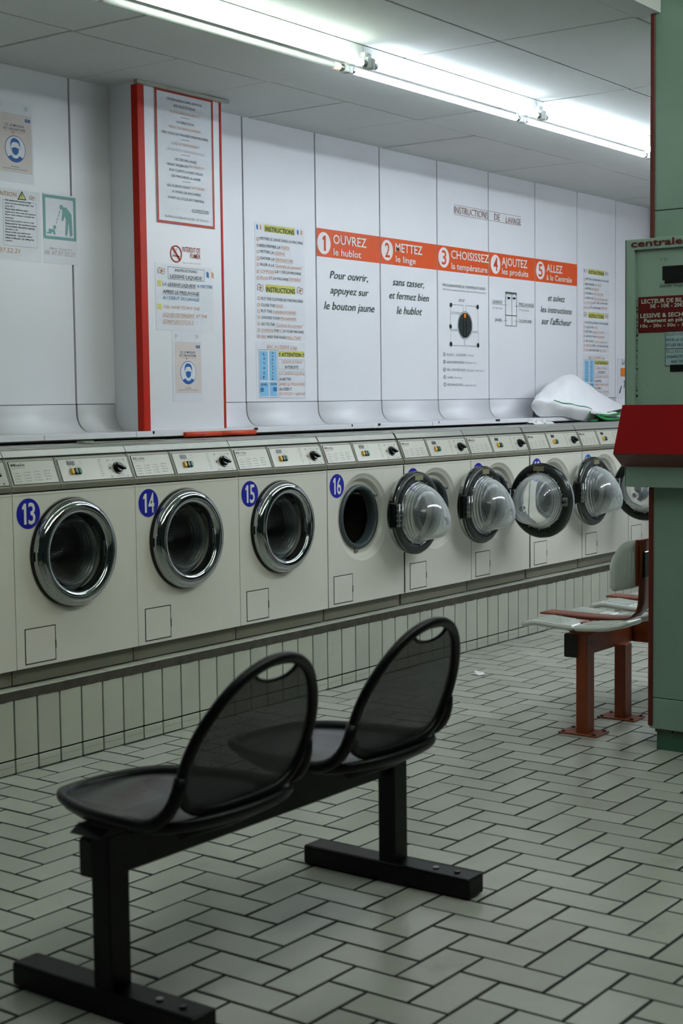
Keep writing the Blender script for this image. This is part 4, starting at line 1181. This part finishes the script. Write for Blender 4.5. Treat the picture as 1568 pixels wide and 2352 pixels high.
def red_bench():
    B = empty('waiting_bench', (1.18, -1.33, 0)); ms = M['brownred']
    t = MB(); t.box(-.195, .95, -.012, .048, .292, .382, ms, .003); t.build('beam', B)
    t = MB(); t.box(-.200, -.195, -.010, .046, .294, .380, M['black'], .002); t.build('beam_cap', B)
    t = MB(); t.box(.27, .33, -.16, -.012, .292, .382, ms, .003); t.build('cross_arm', B)
    for px in (-.16, .165, .80):
        t = MB(); t.box(px - .031, px + .031, -.047, .0, .004, .30 if px > 0 else .382, ms, .003); t.build('post', B)
        t = MB(); t.box(px - .056, px + .056, -.098, .064, 0, .006, ms, .002)
        for a, b in ((-.042, -.082), (.042, -.082), (-.042, .048), (.042, .048)): t.cyl((px + a, b, .006), (px + a, b, .0105), .007, M['black'], 6)
        t.build('base_plate', B)
    for px in (-.16,):
        t = MB(); t.prism([(.135, .428), (-.16, .428), (-.052, .380), (.004, .380)], px - .028, px + .028, ms, 'X', False, .002); t.build('bracket', B)
    def zs(y):   # seat shell height profile, y from front (+) to rear (-)
        u = (y - (-.235)) / .44     # 0 rear .. 1 front
        return .434 + .010 * math.cos(u * 2 * PI * 1.0) * .6 - .018 * max(0, u - .85) / .15 + .016 * max(0, .16 - u) / .16
    def shell(t, x0, x1, y0, y1, cr, th=.017):
        nx, ny = 8, 14; P = []
        def prof(i, j, s_):
            fx, fy = i / nx, j / ny
            x = x0 + (x1 - x0) * fx; y = y0 + (y1 - y0) * fy
            # rounded outer corners
            ex = min(fx, 1 - fx) * (x1 - x0); ey = min(fy, 1 - fy) * (y1 - y0)
            d = min(1, ex / .012); e = min(1, ey / .012)
            edge = (1 - (1 - d) ** 2) ** .5 * (1 - (1 - e) ** 2) ** .5
            return (x, y, zs(y) + (-th * .5 + th * .5 * edge if s_ > 0 else -th * .5 - th * .5 * edge))
        fr = [0, .02, .05, .12, .3, .5, .7, .88, .95, .98, 1]
        def g(s_):
            rows = []
            for a in fr:
                row = []
                for b in [0, .02, .05] + [.1 + .1 * q for q in range(9)] + [.95, .98, 1]:
                    x = x0 + (x1 - x0) * a; y = y0 + (y1 - y0) * b
                    if cr:   # pull corners in towards a rounded plan
                        k, hx, hy = cr, (x0 if cr[0] < 0 else x1), None
                        dx = abs(x - hx); yy0 = y1 if cr[1] > 0 else y0; dy = abs(y - yy0); r = abs(cr[2])
                        if dx < r and dy < r:
                            q = math.hypot(r - dx, r - dy)
                            mx_ = max(r - dx, r - dy)
                            if q > 0:
                                f = mx_ / q
                                ndx = r - (r - dx) * f; ndy = r - (r - dy) * f
                                x = hx + (ndx if hx == x0 else -ndx); y = yy0 + (-ndy if cr[1] > 0 else ndy)
                    ex = min(a, 1 - a) * (x1 - x0); ey = min(b, 1 - b) * (y1 - y0); d = min(1, ex / .008); e = min(1, ey / .008)
                    ed = ((1 - (1 - d) ** 2) ** .5) * ((1 - (1 - e) ** 2) ** .5)
                    row.append((x, y, zs(y) - th / 2 + (th / 2) * ed * s_))
                rows.append(row)
            return rows
        t.grid(g(1), M['shell']); t.grid(g(-1), M['shell'])
    def one(cx_, back=True):
        st = MB()
        pts = [(.20, .441), (.10, .440), (0, .4395), (-.10, .440), (-.155, .443), (-.185, .452), (-.205, .472), (-.214, .50), (-.218, .56), (-.222, .74)]
        A = [st.bm.verts.new((cx_ - .048, y, z)) for y, z in pts]; Bq = [st.bm.verts.new((cx_ + .048, y, z)) for y, z in pts]
        A2 = [st.bm.verts.new((cx_ - .048, y - (.006 if i > 5 else 0), z - (.006 if i <= 5 else 0))) for i, (y, z) in enumerate(pts)]; B2 = [st.bm.verts.new((cx_ + .048, y - (.006 if i > 5 else 0), z - (.006 if i <= 5 else 0))) for i, (y, z) in enumerate(pts)]
        n = len(pts)
        for (U, V) in ((A, Bq), (A2, B2), (A, A2), (Bq, B2)):
            st.faces([st.bm.faces.new((U[i], U[i + 1], V[i + 1], V[i])) for i in range(n - 1)], M['strap'], True)
        strap = st.build('strap', B)
        t = MB()
        for (x0, x1, cr) in ((cx_ - .205, cx_ - .05, -1), (cx_ + .05, cx_ + .205, 1)):
            shell(t, x0, x1, -.022, .215, (cr, 1, .05), .023); shell(t, x0, x1, -.235, -.027, (cr, -1, .045), .023)
        # drainage slots: raised ribs
        for sx in (-1, 1):
            for q in range(5):
                for (ya, yb) in ((.03, .16), (-.17, -.07)):
                    x = cx_ + sx * (.075 + q * .028); 
                    t.tube([(x, ya + (yb - ya) * k / 4, zs(ya + (yb - ya) * k / 4) + .0006) for k in range(5)], .0032, M['shell'], 6)
        t.build('seat', B)
        t = MB(); t.prism([(.10, .434), (-.09, .434), (-.05, .395), (-.04, .382), (.04, .382), (.05, .395)], cx_ - .045, cx_ + .045, ms, 'X', False, .002); t.build('bracket', B)
        t = MB(); N = 26
        for s_ in (-1, 1):
            # half backrest: rounded outer top corner, gently wrapped
            x_in = cx_ + s_ * .012; x_out = cx_ + s_ * .190; rows_f = []; rows_b = []
            for i in range(N + 1):
                f = i / N; x = x_in + (x_out - x_in) * f; d = abs(x - x_out); top = .742
                r = .105
                if d < r: top = .742 - r + math.sqrt(max(0, r * r - (r - d) ** 2))
                bot = .562; rb = .02
                if d < rb: bot = .562 + rb - math.sqrt(max(0, rb * rb - (rb - d) ** 2))
                yb = -.196 + .022 * f * f
                rf, rbk = [], []
                for j in range(11):
                    g = j / 10; z = bot + (top - bot) * g; ed = min(1, min(g, 1 - g) * (top - bot) / .01 + .0, (1 - f) * .19 / .01); ed = (1 - (1 - ed) ** 2) ** .5
                    rf.append((x, yb + .010 * ed, z)); rbk.append((x, yb - .010 * ed, z))
                rows_f.append(rf); rows_b.append(rbk)
            t.grid(rows_f, M['shell']); t.grid(rows_b, M['shell'])
            for q in range(4):
                xx = cx_ + s_ * (.065 + q * .026); ff = (xx - x_in) / (x_out - x_in)
                t.tube([(xx, -.196 + .022 * ff * ff - .0103, z) for z in (.60, .64, .68, .70)], .003, M['shell'], 6)
        t.build('backrest', B)
        t = MB(); t.box(cx_ - .05, cx_ + .05, -.216, -.205, .57, .745, ms, .002); t.box(cx_ - .03, cx_ + .012, -.235, -.215, .60, .70, M['black'], .003)
        for z in (.62, .68): t.cyl((cx_, -.216, z), (cx_, -.222, z), .008, M['black'], 8)
        t.build('back_bracket', B)
    one(-.06); one(.51)
    return tag(B, 'red brown steel bench with white plastic seats beyond the black one', 'bench')
red_bench()

# ================================================================== PAYMENT CABINET ON THE PILLAR
T = empty('payment_terminal', (PX, -1.80, .955)); O = (PX, -1.80, .955)
def tb(t, name, par=T, off=O): return t.build(name, par, off=off)
t = MB(); x0, x1, ya, yb = .85, PX, -2.14, -1.597; m = M['mintmetal']
za, zb_ = .957, 1.83; fy0, fy1, fz0, fz1 = -2.10, -1.632, 1.245, 1.7925
t.box(x0, x1, ya, yb, za, fz0, m, .0015); t.box(x0, x1, ya, yb, fz1, zb_, m, .0015); t.box(x0, x1, fy1, yb, fz0 - .002, fz1 + .002, m, .0015); t.box(x0, x1, ya, fy0, fz0, fz1, m, .0015)
t.box(x0 + .0, x1, yb - .004, yb - .0005, za + .001, zb_ - .001, m)
cab = tb(t, 'cabinet')
t = MB(); t.box(.8655, .89, fy0 - .003, fy1 + .003, fz0 - .003, fz1 + .003, m, .001)
for k in range(46):      # chipped paint along the frame edge and specks low on the door
    z = rnd.uniform(1.25, 1.62); s_ = rnd.uniform(.0015, .004); t.box(.8646, .866, fy1 - .006 + rnd.uniform(-.002, .004), fy1 - .006 + s_ * .7 + .001, z, z + s_ * 2, M['black'])
for k in range(34):
    y = rnd.uniform(-2.0, -1.65); z = 1.25 + abs(rnd.gauss(0, .05)); s_ = rnd.uniform(.0008, .002); t.box(.8649, .866, y, y + s_, z, z + s_, M['nosing'])
door = tb(t, 'door', T)
def off_build(t, name, par): return t.build(name, par, off=O)
t = MB(); t.box(.861, .8662, -1.90, -1.7415, 1.6705, 1.722, M['black'], .001); off_build(t, 'display', door)
t = MB(); draw(SIGNS['cent'], sideP(.8652), t); off_build(t, 'notices', door)
t = MB(); t.box(.8635, .8665, -1.83, -1.762, 1.363, 1.388, M['black'], .001); off_build(t, 'note_slot', door)
t = MB(); draw(SIGNS['cent2'], sideP(.8496), t); off_build(t, 'lettering', cab)
t = MB(); y0_, y1_ = -2.16, -1.588
pr = [(.85, 1.249), (.776, 1.079), (.78, 1.0735), (.85, 1.029)]
A = [t.bm.verts.new((x, y1_, z)) for x, z in pr]; Bq = [t.bm.verts.new((x, y0_, z)) for x, z in pr]
t.faces([t.bm.faces.new((A[0], A[1], Bq[1], Bq[0])), t.bm.faces.new(A), t.bm.faces.new(Bq[::-1]), t.bm.faces.new((A[0], Bq[0], Bq[3], A[3]))], M['crimson'])
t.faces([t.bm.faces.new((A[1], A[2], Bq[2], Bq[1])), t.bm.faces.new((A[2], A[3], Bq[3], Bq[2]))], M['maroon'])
off_build(t, 'coin_shelf', T)
tag(T, 'mint green payment cabinet with red sloping shelf mounted on the pillar', 'payment terminal')

# ================================================================== SIGNS AND NOTICES
def sign(name, key, y, label, cat, sheets=(), group=None, dx=0, dz=0, depth=.0008, extra=None, sheetmat='paper', part='print', gray=None):
    if sheets:
        x0, z0, x1, z1 = sheets[0]; R = empty(name, ((x0 + x1) / 2 + dx, y, z0 + dz)); of = R.location
        for (a, b, c, d) in sheets:
            t = MB(); t.box(a + dx, c + dx, y - depth, y, b + dz, d + dz, ink(sheetmat)); t.build('sheet', R, off=of)
        t = MB(); P = wallP(y - depth)
        P2 = lambda l: (lambda x, z: P(l)(x + dx, z + dz))
        draw(SIGNS[key], P2, t); t.build(part, R, off=of)
    else:
        t = MB(); P = wallP(y); P2 = lambda l: (lambda x, z: P(l)(x + dx, z + dz)); draw(SIGNS[key], P2, t)
        R = t.build(name)
    return tag(R, label, cat, group)
def sh(key):
    return [(i[1], i[2], i[3], i[4]) for i in SIGNS[key] if i[0] == 'R' and i[5] == 'paper']
r = SIGNS['rules'][0]
sign('rules_board', 'rules', .4668, 'glossy white rules board with orange red border high on the boxed column', 'sign', [(r[1], r[2], r[3], r[4])], depth=.003, sheetmat='paper')
sign('no_smoking_sign', 'nosmoke', .4665, 'red no smoking symbol with INTERDIT DE FUMER on the column', 'sign')
sign('detergent_notice', 'detergent', .4668, 'LESSIVE LIQUIDE notice in blue and orange italics on the column', 'notice', sh('detergent'))
sign('safety_notice', 'safety', WALLY, 'safety notice with yellow warning triangle and long bullet text, left wall', 'notice', sh('safety'))
def warn():
    R = sign('child_warning_notice', 'warn', WALLY, 'teal framed notice with adult and crawling baby pictogram', 'notice', sh('warn'))
warn()
sign('instruction_sheet', 'instr', WALLY, 'washing instruction sheet with two yellow headings, nearest the column', 'notice', sh('instr'), 'instruction sheets beside the numbered banners')
sign('instruction_sheet', 'instr', WALLY, 'washing instruction sheet with yellow headings on the far right, above the white bag', 'notice', sh('instr'), 'instruction sheets beside the numbered banners', dx=3.374, dz=.001)
sign('small_notice', 'M', WALLY, 'small notice with an orange square beside the payment cabinet', 'notice', sh('M'))
sign('wall_title', 'title', WALLY - .0004, 'faded INSTRUCTIONS DE LAVAGE title high on the wall', 'lettering')
BX = [(1.9945, 2.5525), (2.5565, 3.1145), (3.1185, 3.677), (3.681, 4.239), (4.243, 4.80)]
BL = ['orange banner 1 OUVREZ le hublot with italic text below', 'orange banner 2 METTEZ le linge with italic text below', 'orange banner 3 CHOISISSEZ la température with a round dial diagram below',
      'orange banner 4 AJOUTEZ les produits with a drawer diagram below', 'orange banner 5 ALLEZ à la Centrale, rightmost of the row']
for k in range(5):
    x0, x1 = BX[k]; R = empty('step_banner', ((x0 + x1) / 2, WALLY, 2.0045)); of = R.location
    t = MB(); t.box(x0 + .0015, x1 - .0015, WALLY - .0009, WALLY - .0001, 2.0045, 2.146, ink('orange')); t.build('orange_strip', R, off=of)
    t = MB(); draw(SIGNS['b%d' % (k + 1)], wallP(WALLY - .0009), t); t.build('lettering', R, off=of)
    tag(R, BL[k], 'banner', 'numbered step banners')
def mask_poster(cx_, cz_, s, y, label):
    """cx, cz: centre of the round picture, s: scale"""
    R = empty('mask_poster', (cx_, y, cz_ - .11 * s)); of = R.location; k = s
    def X(a): return cx_ + a * k
    def Z(b): return cz_ + b * k
    t = MB(); t.box(X(-.098), X(.092), y - .0008, y, Z(-.126), Z(.178), ink('paper')); t.build('sheet', R, off=of)
    t = MB(); P = wallP(y - .0008); flat(rect(X(-.082), Z(-.089), X(.084), Z(.133)), P(1), t, ink('pkbg'))
    flat(rect(X(.052), Z(.108), X(.079), Z(.1195)), P(2), t, ink('pblue')); put_text(t, 'COVID-19', X(.055), X(.076), Z(.112), .0045 * k, ink('w'), P(3))
    put_text(t, 'ICI, LE MASQUE', X(-.048), X(.046), Z(.084), .0088 * k, ink('navy'), P(2), 'B'); put_text(t, 'EST OBLIGATOIRE', X(-.055), X(.053), Z(.070), .0088 * k, ink('navy'), P(2), 'B')
    flat(rect(X(-.054), Z(.0635), X(.053), Z(.0648)), P(2), t, ink('am')); flat([(X(-.014), Z(.064)), (X(-.010), Z(.056)), (X(.0), Z(.064))], P(2), t, ink('am'))
    flat(circ(X(0), Z(0), .0505 * k, 48), P(2), t, ink('pblue')); flat(circ(X(0), Z(0), .0480 * k, 48), P(3), t, ink('paper'))
    b = ink('pblue')
    # shoulders clipped to the circle
    sh_ = circ(0, 0, .0478, 24, PI + .72, 2 * PI - .72)
    flat([(X(a), Z(c)) for a, c in [(-.0358, -.0318), (-.020, -.024), (-.012, -.033), (0, -.036), (.012, -.033), (.020, -.024), (.0358, -.0318)][::-1] + sh_], P(4), t, b)
    # hair
    flat([(X(a), Z(c)) for a, c in [(-.0235, .006), (-.024, .022), (-.019, .034), (-.008, .041), (.006, .040), (.017, .034), (.023, .023), (.0235, .006), (.019, .014), (.016, .023), (.004, .026), (-.010, .025), (-.017, .021), (-.0195, .013)]], P(4), t, b)
    # mask
    flat([(X(a), Z(c)) for a, c in [(-.0168, .002), (-.008, .0055), (0, .0065), (.008, .0055), (.0168, .002), (.0155, -.012), (.009, -.020), (0, -.0235), (-.009, -.020), (-.0155, -.012)]], P(4), t, b)
    for sx in (-1, 1): flat([(X(sx * .0168), Z(.001)), (X(sx * .024), Z(.006)), (X(sx * .024), Z(.0045)), (X(sx * .0168), Z(-.001))], P(4), t, b)
    put_text(t, 'Ensemble,', X(-.020), X(.018), Z(-.069), .005 * k, ink('navy'), P(2)); put_text(t, 'faisons bloc contre le coronavirus', X(-.062), X(.060), Z(-.0775), .0045 * k, ink('navy'), P(2))
    for i, (a, c, w) in enumerate([(-.083, .163, .012), (-.083, .158, .018), (-.083, .153, .016), (-.083, .146, .008), (.052, .163, .012), (.052, .157, .018), (.052, .151, .012)]): flat(rect(X(a), Z(c), X(a + w), Z(c + .002)), P(2), t, ink('g'))
    for q in range(8): flat(circ(X(.042 + .007 * math.cos(q * .785)), Z(.157 + .008 * math.sin(q * .785)), .0009 * k, 8), P(2), t, ink('g'))
    t.build('print', R, off=of); return tag(R, label, 'poster', 'mask posters')
mask_poster(.8165, 1.405, 1.0, .4668, 'pink mask poster with blue masked face on the boxed column')
mask_poster(.0335, 2.288, 1.04, WALLY, 'pink mask poster with blue masked face on the left wall')

# ================================================================== SMALL THINGS
# white carrier bag lying on the machines
def bag():
    R = empty('shopping_bag', (4.2, .40, 1.1565)); of = R.location
    def SH(q):
        for v in q.bm.verts: v.co.x += 1.9 * (v.co.y - .40) + .015
        return q
    secs = []; N = 22; K = 28; rb = random.Random(4)
    top = [(3.72, 1.235), (3.76, 1.29), (3.88, 1.345), (4.0, 1.385), (4.12, 1.418), (4.21, 1.433), (4.28, 1.42), (4.42, 1.372), (4.55, 1.328), (4.7, 1.285), (4.85, 1.246), (4.97, 1.205)]
    def tz(x):
        for (a, za), (b, zb2) in zip(top, top[1:]):
            if a <= x <= b: return za + (zb2 - za) * (x - a) / (b - a)
        return top[0][1] if x < top[0][0] else top[-1][1]
    def seam(x): return 1.272 - (x - 3.78) * .112
    def fx(x):     # y of the front crease
        return .40 - .07 * min(1, max(0, (x - 3.72) / .5))
    t = MB(); P = []
    for i in range(N + 1):
        x = 3.72 + 1.22 * i / N; zt_ = tz(x); zs_ = min(seam(x), zt_ - .004); zb2 = 1.162 if x < 4.1 else max(1.1225, 1.162 - (x - 4.1) * .12)
        if i == 0: zt_ = zs_ = 1.235; zb2 = 1.215
        if i == 1: zb2 = 1.175
        row = []
        yc = .62; f = fx(x)
        for k in range(K + 1):
            a = k / K
            if a < .30:      # lower front flank from the ground to the crease
                q = a / .30; y = f + .05 * (1 - q) ** 1.4; z = zb2 + (zs_ - zb2) * q
            elif a < .75:    # big upper flank, leaning back to the ridge
                q = (a - .30) / .45; y = f + (.52 - f) * q ** 1.1; z = zs_ + (zt_ - zs_) * (1 - (1 - q) ** 1.5)
            else:
                q = (a - .75) / .25; y = .52 + .03 * math.sin(q * PI); z = zt_ + (1.160 - zt_) * q
            if y > .392: z = max(z, 1.160)
            w = .006 * math.sin(x * 31 + a * 9) * math.sin(a * PI) + .005 * math.sin(x * 13 - a * 17) * math.sin(a * PI)
            row.append((x, y - w, z + w * .6))
        P.append(row)
    V = t.grid(P, M['bag'])
    c = t.bm.verts.new((3.735, .48, 1.22)); t.faces([t.bm.faces.new((c, V[0][k], V[0][k + 1])) for k in range(K)], M['bag'], True)
    SH(t).build('bag_body', R, off=of)
    t = MB(); j = int(.30 * K) + 1
    cr = [Vector(P[i][int(.30 * K) + 1]) + Vector((0, -.001, .0)) for i in range(5, 15)]
    t.tube(cr, [.0015, .003, .0035, .0035, .003, .0025, .003, .003, .0025, .0025], M['green'], 6)
    f4 = [Vector((4.475, .338, 1.129)), Vector((4.468, .334, 1.15)), Vector((4.475, .334, 1.19))]
    t.tube(f4, .0065, M['green'], 8); t.tube([Vector((4.475, .338, 1.129)), Vector((4.53, .335, 1.130)), Vector((4.58, .34, 1.135))], .006, M['green'], 8)
    SH(t).build('green_piping', R, off=of)
    t = MB(); t.quad([(4.48, .3385, 1.125), (4.56, .345, 1.127), (4.55, .342, 1.165), (4.48, .3385, 1.192)], M['bagdark']); t.quad([(4.56, .345, 1.124), (4.93, .36, 1.124), (4.93, .36, 1.20), (4.55, .342, 1.165)], M['bagdark']); SH(t).build('bag_mouth', R, off=of)
    t = MB(); 
    t.tube([(4.56, .33, 1.168), (4.62, .322, 1.15), (4.70, .318, 1.138), (4.80, .318, 1.136), (4.93, .325, 1.14)], .011, M['green'], 8, sy=.5)
    t.tube([(4.60, .326, 1.165), (4.72, .32, 1.160), (4.84, .32, 1.166), (4.94, .325, 1.175)], .009, M['green'], 8, sy=.5)
    t.tube([(4.66, .33, 1.134), (4.78, .33, 1.132), (4.94, .33, 1.132)], .006, M['green'], 8, sy=.6)
    SH(t).build('bag_handle', R, off=of)
    return tag(R, 'white plastic carrier bag with green piping lying on the machine tops', 'bag')
bag()
def crumple(name, cx_, cy_, z, w, h, d, seed, m, label, cat):
    r2 = random.Random(seed); t = MB(); P = []
    for i in range(9):
        P.append([(cx_ + w * (i / 8 - .5), cy_ + d * (j / 5 - .5), z + (0 if j in (0, 5) else h * r2.uniform(.1, 1) * math.sin(PI * max(.12, i / 8)) ** .5)) for j in range(6)])
    t.grid(P, m, False); return tag(t.build(name), label, cat)
crumple('crumpled_tissue', 3.72, .36, 1.1218, .13, .028, .06, 3, M['tissue'], 'crumpled white tissue on the machine top left of the bag', 'tissue')
crumple('crumpled_tissue', 3.86, .37, 1.1218, .12, .030, .07, 8, M['tissue'], 'second crumpled white tissue, right up against the bag', 'tissue')
t = MB(); t.grid([[(1.797 + .08 * i / 5, -.36 - .02 * math.sin(i) - .05 * j / 3, .0012 + .005 * abs(math.sin(i * 2.1 + j))) for j in range(4)] for i in range(6)], M['tissue'], False)
tag(t.build('paper_scrap'), 'torn scrap of white paper on the floor near the plinth', 'paper')
t = MB(); t.prism([(-.02, .288), (.10, .297), (.30, .29), (.44, .262), (.44, .255), (.30, .268), (.10, .27), (0, .262)], 1.1222, 1.1275, M['greystrip'], 'Z')
t.prism([(-.02, .288), (.06, .292), (.06, .276), (-.005, .268)], 1.1275, 1.1315, M['greystrip'], 'Z')
tag(t.build('rubber_strip'), 'loose grey strip lying across the tops of machines 13 and 14', 'strip')
